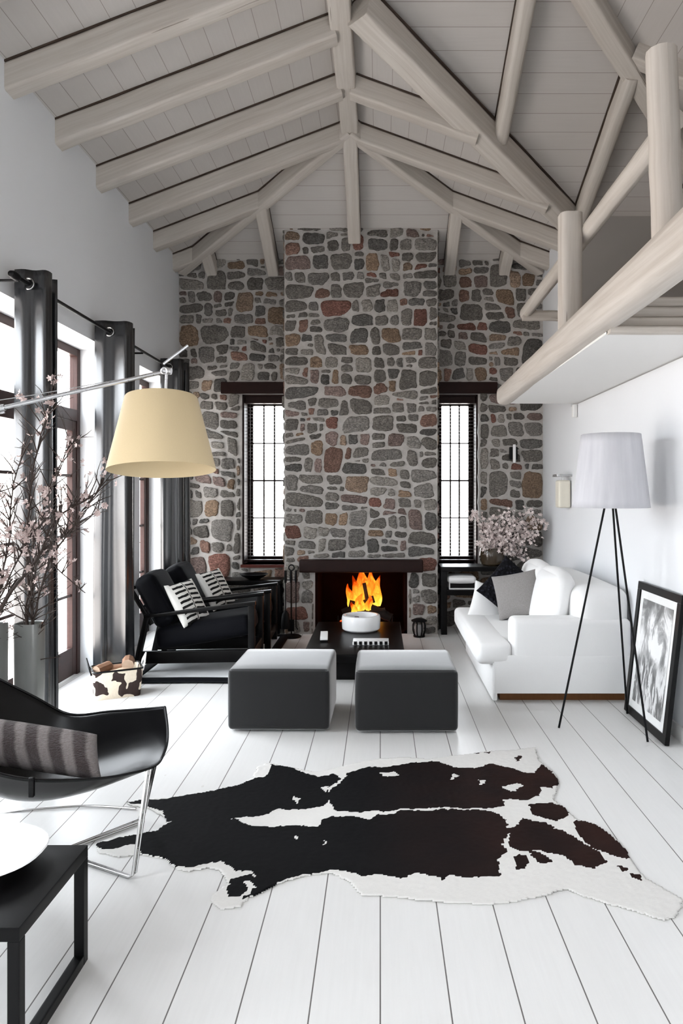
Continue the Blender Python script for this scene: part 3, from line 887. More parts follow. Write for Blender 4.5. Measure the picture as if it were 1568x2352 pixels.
logs = [((-.42, 7.98, .16), (.06, 8.02, .22), .047, 'lowest charred log lying level across the fire grate'), ((-.36, 8.08, .31), (-.02, 8.1, .17), .043, 'charred log sloping down to the right in the flames'),
        ((-.44, 8.08, .20), (-.07, 8.09, .36), .040, 'charred log sloping up to the right in the flames'), ((-.13, 8.05, .27), (.13, 8.0, .15), .05, 'thick charred log at the right end of the fire'), ((-.15, 8.1, .34), (-.19, 8.13, .54), .022, 'thin charred stick standing up in the flames')]
for (a, b, r, lab) in logs:
    a, b = Vector(a), Vector(b); mb = MB()
    pts = [a.lerp(b, t / 8) + Vector((0, 0, .008 * mnoise.noise(a * 20 + Vector((t, 0, 0))))) for t in range(9)]
    mb.tube(pts, [r * (1 + .18 * mnoise.noise(a * 9 + Vector((t * .9, 3, 0)))) for t in range(9)], 10)
    tag(mb.build('firewood_log', M['char']), lab, 'log', 'logs burning in the fireplace')
mb = MB()
for y in (7.95, 8.05, 8.15): mb.tube([(-.5, y, .10), (.16, y, .10)], .009, 6)
for x in (-.48, .14): mb.tube([(x, 7.93, .04), (x, 7.93, .19)], .009, 6); mb.tube([(x, 7.93, .1), (x, 8.2, .1), (x, 8.2, .03)], .009, 6)
tag(mb.build('fire_grate', M['iron']), 'black iron grate under the burning logs', 'grate')

# fireplace tools
b = F(676, 1452); root = empty('fireplace_tool_set', b, label='black iron stand of fireplace tools left of the fire', cat='fireplace tools')
b.y = min(b.y, 7.68); root.location = b
mb = MB(); mb.lathe([(0, 0), (.105, 0), (.11, .012), (.09, .022), (.02, .03), (0, .03)], b, 24); mb.build('base', M['iron'], root)
mb = MB(); mb.tube([b + Vector((0, 0, .02)), b + Vector((0, 0, .74))], .008, 8); mb.torus(b + Vector((0, 0, .765)), (0, 1, 0), .03, .007); mb.tube([b + Vector((-.07, 0, .63)), b + Vector((.07, 0, .63))], .006, 8); mb.build('stand', M['iron'], root)
for (dx, nm, kind) in ((-.06, 'brush', 0), (.055, 'poker', 1), (.0, 'shovel', 2)):
    q = b + Vector((dx, -.035, 0)); mb = MB()
    mb.tube([q + Vector((0, 0, .12)), q + Vector((0, 0, .62))], .006, 8)
    mb.tube([q + Vector((0, 0, .60)), q + Vector((0, 0, .64)), q + Vector((0, 0, .74))], [.010, .017, .013], 8)
    if kind == 0: mb.lathe([(.012, .30), (.04, .26), (.052, .16), (.045, .10), (0, .10)], q, 14)
    elif kind == 1: mb.tube([q + Vector((0, 0, .12)), q + Vector((.02, 0, .09))], .006, 6)
    else: mb.rbox(q + Vector((-.035, -.006, .07)), q + Vector((.035, .006, .2)), .005)
    mb.build(nm, M['iron'], root)

# small lantern right of the fire
b = F(961, 1458); b.y = 7.70; b.z = 0
root = empty('candle_lantern', b, label='small black oval lantern on the floor right of the fire', cat='lantern')
mb = MB(); mb.lathe([(0, 0), (.062, 0), (.066, .012), (.058, .02), (0, .02)], b, 24); mb.build('base', M['iron'], root)
mb = MB()
for k in range(8):
    a = k * math.pi / 4 + .39
    mb.tube([b + Vector((math.cos(a) * r, math.sin(a) * r, z)) for (r, z) in ((.055, .02), (.072, .07), (.072, .13), (.055, .175))], .008, 6)
mb.build('cage', M['iron'], root)
mb = MB(); mb.lathe([(0, .172), (.085, .172), (.088, .184), (.05, .2), (0, .205)], b, 24); mb.build('lid', M['iron'], root)
mb = MB(); mb.lathe([(0, .02), (.04, .02), (.048, .08), (.040, .14), (0, .145)], b, 20); mb.build('candle', simple('grey_wax', (.35, .35, .35), .5), root)

# ------------------------------------------------------------------ coffee table and things on it
root = empty('coffee_table', (-.215, 6.5, 0), label='long low black coffee table in front of the fire', cat='table')
mb = MB(); mb.rbox((-.645, 5.78, .185), (.205, 7.25, .25), .006); mb.build('tabletop', M['black_wood'], root)
mb = MB(); mb.rbox((-.60, 5.93, 0), (.16, 7.1, .185), .005); mb.build('base', M['black_wood'], root)
b = F(829, 1447, .25); 
root = empty('white_bowl', b, label='round white drum shaped bowl on the coffee table', cat='bowl')
mb = MB(); mb.lathe([(0, .004), (.165, .004), (.185, .02), (.19, .12), (.183, .148), (.160, .152), (.150, .145), (.152, .06), (.12, .045), (0, .042)], b, 40); mb.build('body', M['white_gloss'], root)
mb = MB()
for k in range(9):
    a = rng.uniform(0, 6.28); r = rng.uniform(0, .1); c = b + Vector((r * math.cos(a), r * math.sin(a), .085 + rng.random() * .03)); mb.rbox(c - Vector((.028, .028, .02)), c + Vector((.028, .028, .02)), .014, 2)
tag(mb.build('dried_seed_pods', simple('dark_pods', (.05, .025, .03), .7), local=False), 'heap of dark dried pods inside the white bowl', 'pods', kind='stuff')
a = F(851, 1482, .25)
root = empty('domino_box', a, label='flat white box with a black toothed edge on the coffee table', cat='box')
mb = MB(); mb.rbox(a + Vector((-.16, 0, 0)), a + Vector((.16, .17, .028)), .004); mb.build('box', M['white_gloss'], root)
mb = MB()
for k in range(7): x = -.135 + k * .045; mb.box(a + Vector((x - .013, -.004, .004)), a + Vector((x + .013, .02, .0295)))
mb.build('black_tooth', M['iron'], root, smooth=0)
a = F(744, 1466, .25)
mb = MB(); Mx = Matrix.Translation(a) @ Matrix.Rotation(R(4), 4, 'Z')
root = empty('matchbox', a, label='long narrow white topped matchbox at the left of the coffee table', cat='box')
mb.rbox((-.035, -.17, 0), (.035, .17, .016), .003, M=Mx); mb.build('tray', M['iron'], root)
mb = MB(); mb.rbox((-.034, -.165, .0165), (.034, .165, .034), .003, M=Mx); mb.build('sleeve', M['white_matt'], root)

# ------------------------------------------------------------------ ottomans
def ottoman(x0, x1, y0, y1, h, rz, label):
    c = Vector(((x0 + x1) / 2, (y0 + y1) / 2, 0)); root = empty('ottoman', c, rz, label, 'ottoman', 'charcoal cube ottomans')
    hw, hd = (x1 - x0) / 2, (y1 - y0) / 2
    mb = MB(); mb.rbox((-hw, -hd, .012), (hw, hd, h), .032, 4, puff=.010); mb.build('body', M['ottoman'], root, local=True, smooth=60)
    mb = MB()
    q = [(-hw + .012, -hd + .012), (hw - .012, -hd + .012), (hw - .012, hd - .012), (-hw + .012, hd - .012)]
    pts = [Vector((*q[i % 4], h - .012)).lerp(Vector((*q[(i + 1) % 4], h - .012)), t / 6) for i in range(4) for t in range(6)] + [Vector((*q[0], h - .012))]
    mb.tube(pts, .0045, 6); mb.build('piping', M['piping'], root, local=True)
    for sx in (-1, 1):
        for sy in (-1, 1):
            mb = MB(); mb.lathe([(0, 0), (.022, 0), (.022, .02), (0, .02)], (sx * (hw - .08), sy * (hd - .08), 0), 12); mb.build('foot', M['iron'], root, local=True)
ottoman(-1.015, -.335, 4.63, 5.27, .418, R(-.6), 'charcoal cube ottoman on the left, before the armchairs')
ottoman(-.168, .515, 4.60, 5.24, .418, R(.3), 'charcoal cube ottoman on the right, nearer the sofa')

# ------------------------------------------------------------------ sofa
SX1 = XR - .02
root = empty('sofa', (1.4, 6.1, 0), label='white slipcovered sofa along the right wall', cat='sofa')
mb = MB(); mb.rbox((.87, 5.31, .075), (SX1, 6.95, .30), .03, puff=.004); mb.build('base', M['sofa'], root, smooth=60)
mb = MB(); mb.rbox((.852, 5.29, .012), (.89, 6.96, .30), .012, 3); mb.build('front_skirt', M['sofa'], root, smooth=60)
mb = MB(); mb.box((.92, 5.36, .0), (SX1 - .03, 6.9, .075)); mb.build('plinth', M['plinth'], root, smooth=0)
for (ya, yb) in ((5.285, 5.49), (6.76, 6.965)):
    mb = MB(); mb.rbox((1.00, ya, .28), (SX1, yb, .635), .045, 4, puff=.004)
    arm = mb.build('arm', M['sofa'], root, smooth=60)
    mb = MB()
    o = ya - .002 if ya < 6 else yb + .002
    pts = [(.855, o, .078), (SX1, o, .078), (SX1, o, .34), (1.0, o, .34), (.9, o, .30)]
    x_ = False; y_in, y_out = (o - .001, o + .02) if ya < 6 else (o - .02, o + .004)
    mb.rbox((.862, min(y_in, y_out), .07), (SX1, max(y_in, y_out), .42 if x_ else .36), .006, 2); mb.build('skirt', M['sofa'], arm)
mb = MB(); mb.rbox((1.50, 5.32, .25), (SX1, 6.93, .86), .09, 4, puff=.02); mb.build('back', M['sofa'], root, smooth=60)
mb = MB(); mb.rbox((.735, 5.285, .285), (1.0, 6.95, .455), .045, 4, puff=.012); mb.rbox((.9, 5.495, .285), (1.55, 6.755, .456), .04, 4, puff=.014)
mb.build('seat_cushion', M['sofa'], root, smooth=60)
for (ya, yb) in ((5.50, 6.12), (6.13, 6.75)):
    Mx = Matrix.Translation(Vector((1.43, (ya + yb) / 2, .70))) @ Matrix.Rotation(R(12), 4, 'Y')
    mb = MB(); mb.rbox((-.10, -(yb - ya) / 2, -.26), (.09, (yb - ya) / 2, .25), .085, 4, M=Mx, puff=.03); mb.build('back_cushion', M['sofa'], root, smooth=60)

def cushion(name, c, wd, ht, th, rot, mat, label, group='scatter cushions', pinch=.06):
    Mx = Matrix.Translation(Vector(c)) @ rot.to_matrix().to_4x4()
    mb = MB(); mb.pillow(wd, ht, th, None, pinch=pinch)
    o = mb.build(name, mat, local=True, smooth=180)
    o.matrix_basis = Mx
    return tag(o, label, 'cushion', group)
from mathutils import Euler
c = cushion('cushion', P(1188, 1366, 6.18), .40, .40, .15, Euler((R(-18), R(-12), R(-14))), M['grey_cushion'], 'grey slub linen cushion in front of the others on the sofa', 'cushions on the sofa')
mb = MB(); mb.pillow(.395, .395, .12, Matrix.Translation((.0, .035, 0)), pinch=.06); mb.build('back_panel', M['black_trim'], c, local=True, smooth=180)
def m_knit():
    m = NT('black_bobble_knit'); v = m.coords(); d = m.vor(v, 34); f = m.math('LESS_THAN', d, .35)
    m.bump(m.math('SUBTRACT', 1.0, d), 1.0, .02)
    return m.set(m.mix(f, (.003, .003, .005), (.014, .014, .022)), .9, spec=.2)
cushion('cushion', P(1170, 1352, 6.42), .44, .44, .15, Euler((R(-20), R(40), R(-12))), m_knit(), 'black bobbled cushion leaning at the far sofa arm', 'cushions on the sofa')
cushion('cushion', P(1122, 1385, 6.52), .34, .34, .12, Euler((R(-16), R(18), R(4))), M['sofa'], 'white cushion lying lowest against the far sofa arm', 'cushions on the sofa')

# ------------------------------------------------------------------ rug under the armchairs
def m_rug():
    m = NT('grey_rug'); v = m.world(); n = m.noise(m.mapping(v, (60, 60, 1)), 3, 3); b = m.noise(v, 3, 3)
    m.bump(n, .4, .004); return m.set(m.mix(b, m.mix(n, (.36, .37, .38), (.52, .53, .54)), (.66, .67, .68)), .9, spec=.2)
root = empty('area_rug', (-1.6, 6.7, 0), label='grey rug with a black border beneath the armchairs', cat='rug')
mb = MB(); mb.grid(lambda u, v: (-2.06 + 1.02 * u, 5.94 + 1.7 * v, .012 + .003 * math.sin(u * 9)), 20, 20); mb.build('rug_field', m_rug(), root, solid=.008)
def edge_fn(u, v):
    pts = [(-2.15, 5.80), (-1.0, 5.80), (-1.0, 7.75), (-2.15, 7.75)]
    inn = [(-2.05, 5.95), (-1.1, 5.95), (-1.1, 7.62), (-2.05, 7.62)]
    s = u * 4; i = min(3, int(s)); f = s - i
    o = Vector(pts[i]).lerp(Vector(pts[(i + 1) % 4]), f); q = Vector(inn[i]).lerp(Vector(inn[(i + 1) % 4]), f)
    p = o.lerp(q, v); return (p.x, p.y + .006 * math.sin(p.x * 7), .014 + .014 * math.sin(math.pi * v))
mb = MB(); mb.grid(edge_fn, 64, 5); mb.build('border', M['velvet'], root, solid=.006)

# ------------------------------------------------------------------ armchairs with zebra cushions
def bar(mb, p0, p1, wd, dp, r=.008, up=(0, 0, 1)):
    mb.sweep([p0, p1], rrect(wd, dp, r, 2), 0, True, frames=up)
def armchair(loc, rz, label):
    root = empty('armchair', loc, rz, label, 'armchair', 'black lounge armchairs')
    hw = .275; M_ = M['black_wood']
    for s in (-1, 1):
        y = s * hw
        mb = MB(); bar(mb, (-.47, y, .475), (.50, y, .588), .055, .032); mb.build('armrest', M_, root, local=True)
        mb = MB(); bar(mb, (.465, y, .0), (.465, y, .57), .045, .06, up=(1, 0, 0)); mb.build('front_leg', M_, root, local=True)
        mb = MB(); bar(mb, (-.55, y, .0), (-.445, y, .48), .045, .05, up=(1, 0, 0)); mb.build('back_leg', M_, root, local=True)
        mb = MB(); bar(mb, (-.53, y, .115), (.465, y, .125), .04, .11); mb.build('side_rail', M_, root, local=True)
        mb = MB(); bar(mb, (-.41, y * .93, .40), (-.60, y * .93, .72), .03, .04, up=(1, 0, 0)); mb.build('back_post', M_, root, local=True)
    mb = MB(); bar(mb, (-.60, -hw * .93, .715), (-.60, hw * .93, .715), .03, .035); bar(mb, (-.5, -hw * .93, .55), (-.5, hw * .93, .55), .02, .03); mb.build('back_rail', M_, root, local=True)
    mb = MB(); bar(mb, (.465, -hw, .13), (.465, hw, .13), .04, .09); mb.build('front_rail', M_, root, local=True)
    Mx = Matrix.Translation((.03, 0, .325)) @ Matrix.Rotation(R(-9), 4, 'Y')
    mb = MB(); mb.rbox((-.42, -.245, -.095), (.42, .245, .095), .05, 4, M=Mx, puff=.02); mb.build('seat_cushion', M['velvet'], root, local=True, smooth=60)
    Mx = Matrix.Translation((-.40, 0, .60)) @ Matrix.Rotation(R(-27), 4, 'Y')
    mb = MB(); mb.rbox((-.095, -.245, -.24), (.10, .245, .24), .06, 4, M=Mx, puff=.02); mb.build('back_cushion', M['velvet'], root, local=True, smooth=60)
    return root
armchair((-1.61, 6.41, .032), R(2), 'black armchair with slim wooden arms nearest the camera')
armchair((-1.585, 7.14, .032), R(2), 'black armchair farther back, closer to the fire')
def m_zebra():
    m = NT('zebra_print'); c = m.sep(m.attr('co')); v = m.coords(); n = m.math('MULTIPLY', m.math('SUBTRACT', m.noise(v, 14, 2), .5), .35)
    bars = m.math('LESS_THAN', m.math('FRACT', m.math('ADD', m.math('MULTIPLY', c[1], 4.2), m.math('ADD', n, m.math('MULTIPLY', m.math('ABSOLUTE', c[0]), .25)))), .46)
    a = m.math('ABSOLUTE', m.math('ADD', c[0], m.math('MULTIPLY', n, .3)))
    band = m.math('MULTIPLY', m.math('GREATER_THAN', a, .07), m.math('LESS_THAN', a, .78))
    spine = m.math('LESS_THAN', a, .03)
    k = m.math('MAXIMUM', m.math('MULTIPLY', bars, band), spine)
    m.bump(m.noise(v, 200, 2), .3, .003)
    return m.set(m.mix(k, (.78, .77, .73), (.012, .012, .012)), .85, spec=.2)
M['zebra'] = m_zebra()
cushion('cushion', (-1.74, 6.30, .60), .36, .42, .13, Euler((R(-30), R(-4), R(64)), 'XYZ'), M['zebra'], 'zebra striped cushion on the armchair nearest the camera', 'zebra cushions')
cushion('cushion', (-1.66, 7.05, .615), .36, .42, .13, Euler((R(-30), R(-4), R(64)), 'XYZ'), M['zebra'], 'zebra striped cushion on the armchair closer to the fire', 'zebra cushions')

# ------------------------------------------------------------------ consoles under the windows
def console(name, x0, x1, y0, y1, z, shelf, label):
    root = empty(name, ((x0 + x1) / 2, (y0 + y1) / 2, 0), label=label, cat='console table')
    mb = MB(); mb.rbox((x0, y0, z - .05), (x1, y1, z), .004); mb.build('tabletop', M['black_wood'], root)
    for x in (x0, x1 - .07):
        for y in (y0, y1 - .07):
            mb = MB(); mb.rbox((x + .002, y + .002, 0), (x + .068, y + .068, z - .05), .004); mb.build('leg', M['black_wood'], root)
    mb = MB(); mb.rbox((x0 + .01, y0 + .01, shelf - .06), (x1 - .01, y1 - .01, shelf), .003); mb.build('shelf', M['black_wood'], root)
    return root
console('console_table', -2.05, -1.13, 7.84, 8.20, .60, .22, 'black console table under the left window behind the armchairs')
console('console_table', .68, 1.56, 7.80, 8.19, .76, .50, 'black console table with a shelf under the right window')
b = Vector((-1.45, 8.0, .60)); mb = MB(); mb.lathe([(0, .0), (.06, 0), (.13, .035), (.165, .06), (.158, .06), (.12, .04), (.05, .012), (0, .012)], b, 28)
tag(mb.build('shallow_bowl', M['iron']), 'shallow dark bowl on the console under the left window', 'bowl')
root = empty('white_casket', (.93, 7.95, .50), label='white rounded box with a dark slot on the right console shelf', cat='box')
mb = MB()
lo, hi = Vector((.77, 7.83, .502)), Vector((1.08, 8.1, .64))
mb.rbox((lo.x, lo.y, .502), (hi.x, hi.y, .516), .006); mb.rbox((lo.x, lo.y, .508), (lo.x + .016, hi.y, .60), .006); mb.rbox((hi.x - .016, lo.y, .508), (hi.x, hi.y, .60), .006); mb.rbox((lo.x - .015, lo.y - .01, .572), (hi.x - .005, hi.y, .655), .035, 4, puff=.012)
mb.build('shell', M['white_gloss'], root)
mb = MB(); mb.box((lo.x + .016, lo.y + .03, .516), (hi.x - .016, hi.y - .01, .573)); mb.build('slot', M['iron'], root, smooth=0)

# ------------------------------------------------------------------ blossom branches
M['bark'] = simple('dark_bark', (.035, .022, .017), .85, 0, .4, 40, .5, 120)
def m_petal(nm, a, b):
    m = NT(nm); n = m.noise(m.world(), 40, 2)
    return m.set(m.mix(n, a, b), .7, spec=.2, sheen=.1)
M['petal'] = m_petal('blossom_petal', (.40, .28, .27), (.72, .62, .585))
M['petal_pale'] = m_petal('pale_blossom_petal', (.66, .52, .50), (.92, .86, .83))
def flower(mb, c, nrm, r, rng):
    nrm = Vector(nrm).normalized(); a = nrm.orthogonal().normalized(); b = nrm.cross(a)
    ph = rng.uniform(0, 6.28); vs = [c]; fs = []
    for k in range(5):
        t = ph + k * 1.2566
        d = a * math.cos(t) + b * math.sin(t); s = b * math.cos(t) - a * math.sin(t)
        i = len(vs)
        vs += [c + d * r * .55 + s * r * .34 + nrm * r * .22, c + d * r + nrm * r * .38 + s * r * .12, c + d * r + nrm * r * .38 - s * r * .12, c + d * r * .55 - s * r * .34 + nrm * r * .22]
        fs.append((0, i, i + 1, i + 2, i + 3))
    mb.add(vs, fs)
def branch_thing(name, pts, r0, rng, label, group, ntw, tw, nfl, fr, spread=.02, flo=.35, pet='petal'):
    pts = [Vector(p) for p in pts]
    # smooth and wander
    path = []
    for i in range(len(pts) - 1):
        for k in range(6):
            t = k / 6; p = pts[i].lerp(pts[i + 1], t); path.append(p + Vector([mnoise.noise(p * 7 + Vector((j * 5, 0, r0 * 900))) * .018 for j in range(3)]))
    path[0] = pts[0]; path.append(pts[-1])
    root = empty(name, pts[0], label=label, cat='branch', group=group)
    mb = MB(); n = len(path); mb.tube(path, [r0 * (1 - .75 * i / n) for i in range(n)], 7)
    spots = [(p, i / n) for i, p in enumerate(path)]
    dirg = (path[-1] - path[0]).normalized()
    for _ in range(ntw):
        i = int(n * rng.uniform(.18, .97)); p = path[min(i, n - 1)]
        d = (dirg * .8 + Vector((rng.uniform(-1, 1), rng.uniform(-.6, .6), rng.uniform(-.5, .9)))).normalized()
        L = tw * rng.uniform(.4, 1.2); q = [p]
        for k in range(1, 5):
            d = (d + Vector([rng.uniform(-.22, .22) for _ in range(3)])).normalized(); q.append(q[-1] + d * L / 4)
        for z in q: z.x = max(z.x, -2.33)
        mb.tube(q, [.004, .0034, .0027, .002, .0013], 5)
        spots += [(z, .8) for z in q[1:]]
        if rng.random() < .6:
            z = q[2]; d2 = (d + Vector([rng.uniform(-.8, .8) for _ in range(3)])).normalized(); mb.tube([z, z + d2 * L * .25, z + d2 * L * .45], [.002, .0015, .001], 5); spots.append((z + d2 * L * .4, .9))
    mb.build('stem', M['bark'], root)
    if nfl:
        mb = MB(); spots = [s for s in spots if s[1] > flo]
        for _ in range(nfl):
            if _ % 3 == 0: last = rng.choice(spots)[0]
            p = last
            c = p + Vector([rng.gauss(0, spread) for _ in range(3)]); c.x = max(c.x, -2.32)
            flower(mb, c, (rng.uniform(-1, 1), rng.uniform(-1.4, .4), rng.uniform(-.4, 1)), fr * rng.uniform(.7, 1.25), rng)
        tag(mb.build('blossom', M[pet], root, smooth=0), kind='stuff')
    return root
def m_vase():
    m = NT('grey_glazed_vase'); v = m.coords(); n = m.noise(m.mapping(v, (3, 3, 1)), 4, 4); return m.set(m.mix(n, (.10, .104, .098), (.21, .215, .205)), .3, spec=.5, coat=.2)
M['vase'] = m_vase()
def tall_vase(c, hw, h, label):
    mb = MB(); root = empty('tall_vase', c, label=label, cat='vase', group='tall grey floor vases')
    def ring(s, z): return [Vector((c[0] + a * s, c[1] + b * s, z)) for (a, b) in rrect(2 * hw, 2 * hw, .03, 4)]
    prof = [(.80, 0), (.86, .01), (1.0, .5), (1.03, h - .02), (1.0, h), (.92, h - .004), (.93, h - .06), (.85, .05)]
    rings = [ring(s, z) for s, z in prof]; k = len(rings[0]); vs = [v for r in rings for v in r]
    fs = [(i * k + j, i * k + (j + 1) % k, (i + 1) * k + (j + 1) % k, (i + 1) * k + j) for i in range(len(rings) - 1) for j in range(k)]
    fs.append(list(range(k))[::-1]); fs.append([(len(rings) - 1) * k + j for j in range(k)])
    mb.add(vs, fs); mb.build('body', M['vase'], root)
V1, V2 = Vector((-2.16, 3.86, 0)), Vector((-2.015, 4.0, 0))
tall_vase(V2, .068, .85, 'tall grey glazed vase standing right of its twin by the curtain')
tall_vase(V1, .072, .87, 'tall grey glazed vase at the left edge of the photo')
rb = random.Random(77)
G = 'blossoming branches in the grey vases'
def br(base, targets, r0, ntw, tw, nfl, label, Y=None):
    pts = [base + Vector((0, 0, .15)), base + Vector((rb.uniform(-.03, .03), rb.uniform(-.03, .03), .86))] + [P(*t) for t in targets]
    branch_thing('blossom_branch', pts, r0, rb, label, G, int(ntw * 2.3), tw, int(nfl * .85), .017, .018)
br(V2, [(110, 1290, 4.0), (180, 1190, 3.98), (258, 1085, 3.95)], .009, 26, .2, 60, 'blossoming branch reaching right to the lamp shade')
br(V2, [(75, 1250, 4.05), (110, 1120, 4.05), (178, 1000, 4.0)], .008, 26, .22, 110, 'blossoming branch with pink flowers in front of the door frame')
br(V2, [(60, 1220, 4.0), (75, 1080, 3.95), (105, 960, 3.9), (128, 900, 3.9)], .008, 24, .22, 60, 'tall upright blossoming branch in front of the nearest curtain')
br(V1, [(40, 1330, 3.8), (120, 1290, 3.75), (196, 1362, 3.8)], .008, 10, .12, 26, 'low bare branch bending right above the vase rims')
br(V1, [(20, 1280, 3.9), (30, 1150, 3.95), (55, 1030, 3.95)], .009, 24, .2, 70, 'blossoming branch rising steeply beside the left photo edge')
br(V1, [(40, 1340, 3.75), (100, 1270, 3.7), (140, 1180, 3.75), (215, 1140, 3.8)], .013, 22, .2, 60, 'thickest branch leaning right with flowers along it')
br(V1, [(10, 1330, 3.8), (-20, 1230, 3.8), (-10, 1110, 3.85)], .008, 18, .2, 70, 'blossoming branch curving out over the left photo edge')
br(V1, [(30, 1310, 3.7), (70, 1220, 3.65), (110, 1190, 3.6)], .007, 16, .16, 80, 'short branch thick with flowers low above the vases')
br(V2, [(70, 1300, 4.1), (150, 1230, 4.15), (240, 1160, 4.15)], .007, 22, .2, 30, 'thin twiggy branch pointing to the middle curtain')
# bouquet on the right console
b = Vector((1.275, 7.98, .76))
m = NT('smoked_brown_glass'); n_ = m.noise(m.coords(), 6, 2); m.set(m.mix(n_, (.03, .02, .012), (.07, .05, .03)), .08, spec=.6); M['smoke'] = m.mat
root = empty('glass_vase', b, label='smoked brown glass vase on the console right of the chimney', cat='vase')
mb = MB(); mb.lathe([(0, 0), (.10, 0), (.125, .02), (.14, .10), (.13, .19), (.125, .2), (.118, .195), (.125, .1), (.1, .03), (0, .02)], b, 32); mb.build('body', M['smoke'], root)
rb = random.Random(9)
tg = [(1092, 1175), (1105, 1215), (1112, 1262), (1135, 1190), (1150, 1225), (1170, 1180), (1185, 1205), (1200, 1182), (1222, 1200), (1215, 1235), (1235, 1205), (1180, 1255), (1208, 1280)]
for k, (px, py) in enumerate(tg):
    e_ = P(px, py, 7.9 + rb.uniform(-.14, .1)); m_ = b.lerp(e_, .55) + Vector((0, 0, .09))
    branch_thing('cherry_sprig', [b + Vector((rb.uniform(-.05, .05), rb.uniform(-.05, .05), .05)), b + Vector((rb.uniform(-.07, .07), rb.uniform(-.07, .07), .2)), m_, e_], .006, rb,
                 'pale pink blossom stem in the bouquet right of the chimney', 'blossom stems in the brown glass vase', 9, .14, 120, .020, .032, .4, 'petal_pale')

# ------------------------------------------------------------------ cowhide basket with firewood
c0 = F(212, 1615); ang = R(27)
root = empty('cowhide_basket', (-2.08, 5.50, 0), ang, 'black and white cowhide log basket on the floor by the middle curtain', 'basket')
hw, hd, H = .185, .125, .215
mb = MB()
def ring2(s, z, t=0): return [Vector((a, b, z)) for (a, b) in rrect(2 * hw * s - t, 2 * hd * s - t, .03, 4)]
prof = [(.88, 0, 0), (.9, .006, 0), (1.0, H - .012, 0), (1.0, H, 0), (1.0, H, .02), (.9, .015, .02)]
rings = [ring2(*p) for p in prof]; k = len(rings[0])
mb.add([v for r in rings for v in r], [(i * k + j, i * k + (j + 1) % k, (i + 1) * k + (j + 1) % k, (i + 1) * k + j) for i in range(5) for j in range(k)] + [list(range(k))[::-1], [5 * k + j for j in range(k)]])
mb.build('tub', m_spots('spotted_cowhide'), root, local=True)
mb = MB(); mb.tube([v + Vector((0, 0, .002)) for v in ring2(1.0, H, .006)] + [ring2(1.0, H, .006)[0] + Vector((0, 0, .002))], .008, 6); mb.build('rim', M['leather'], root, local=True)
for s, mt in ((-1, 'leather'), (1, 'white_matt')):
    mb = MB(); x = s * (hw + .004)
    mb.sweep([(x, -.055, H - .03), (x + s * .015, -.05, H + .03), (x + s * .03, 0, H + .085), (x + s * .015, .05, H + .03), (x, .055, H - .03)], rrect(.012, .028, .005, 2)); mb.build('handle', M[mt], root, local=True, smooth=60)
M['firewood'] = simple('split_firewood', (.13, .06, .028), .85, 0, .45, 18, .5, 90)
M['cut'] = simple('cut_wood_face', (.45, .32, .23), .8, 0, .15, 30)
bx = wmat(root)
for (x, y, z, L, r, rz, mm, lab) in ((.085, -.01, .245, .11, .048, 80, 'firewood', 'short round log with a pale cut end on top of the basket'), (-.10, .0, .215, .12, .045, 35, 'firewood', 'rough brown wood lump at the left of the basket'),
                                 (-.02, .02, .20, .14, .035, -20, 'firewood', 'split stick in the middle of the basket'), (.02, -.055, .195, .18, .025, 8, 'cut', 'pale thin kindling at the front of the basket'), (-.03, .06, .195, .2, .028, 170, 'firewood', 'brown kindling at the back of the basket')):
    d = Vector((math.cos(R(rz)), math.sin(R(rz)), .12)); c = Vector((x, y, z)); mb = MB()
    pts = [bx @ (c + d * L * (t / 6 - .5)) for t in range(7)]
    mb.tube(pts, [r * (1 + .15 * mnoise.noise(Vector((t * .8, x * 50, 0)))) for t in range(7)], 9)
    if mm == 'firewood':
        o = mb.build('firewood_piece', M['firewood'])
        m2 = MB(); m2.tube([pts[0] - (pts[1] - pts[0]).normalized() * .002, pts[0]], r * .95, 9); m2.build('cut_end', M['cut'], o)
    else: o = mb.build('firewood_piece', M['cut'])
    tag(o, lab, 'firewood', 'firewood in the basket')

# ------------------------------------------------------------------ long arm lamp with the yellow shade
M['shade'] = m_fabric('cream_parchment', (.56, .45, .28), .8, 250, .1, .1, .04)
E_ = Vector((-2.12, 2.62, 1.76)); HD = P(382, 853, 2.82)
root = empty('arm_lamp', (E_.x, E_.y, 0), label='long chrome arm floor lamp with a yellow cream shade', cat='lamp')
mb = MB(); mb.lathe([(0, 0), (.15, 0), (.155, .01), (.15, .02), (.02, .026), (0, .026)], (E_.x, E_.y, 0), 32); mb.build('base', M['steel'], root)
mb = MB(); mb.tube([(E_.x, E_.y, .02), (E_.x, E_.y, E_.z)], .012, 12); mb.build('pole', M['steel'], root)
d = (HD - E_); p1 = E_.lerp(HD, .52)
arm = MB(); arm.tube([E_, p1], .0135, 12); arm.tube([p1, HD], .0085, 12); arm.tube([E_ + Vector((0, 0, -.02)), p1 + Vector((0, 0, -.018))], .005, 8); arm.build('arm', M['steel'], root)
mb = MB(); mb.tube([E_ + Vector((0, -.01, .1)), E_.lerp(HD, .25) + Vector((0, -.01, .055)), E_.lerp(HD, .6) + Vector((0, -.01, .022)), HD], .0015, 5); mb.build('tension_wire', M['steel'], root)
mb = MB(); mb.tube([HD + Vector((-.015, 0, .005)), HD + Vector((.02, 0, .0))], .014, 10); mb.torus(HD + Vector((-.004, -.014, .0)), (0, 1, 0), .012, .004); mb.tube([HD + Vector((.004, -.01, .01)), HD + Vector((0, -.01, -.09))], .006, 10)
mb.tube([HD + Vector((-.012, .0, .03)), HD + Vector((.088, .0, .105))], .006, 8)
mb.build('joint', M['steel'], root)
SB = P(372, 1080, 2.82); Ms = Matrix.Rotation(R(-7.0), 4, 'X') @ Matrix.Rotation(R(-2.5), 4, 'Y')
hS = .302
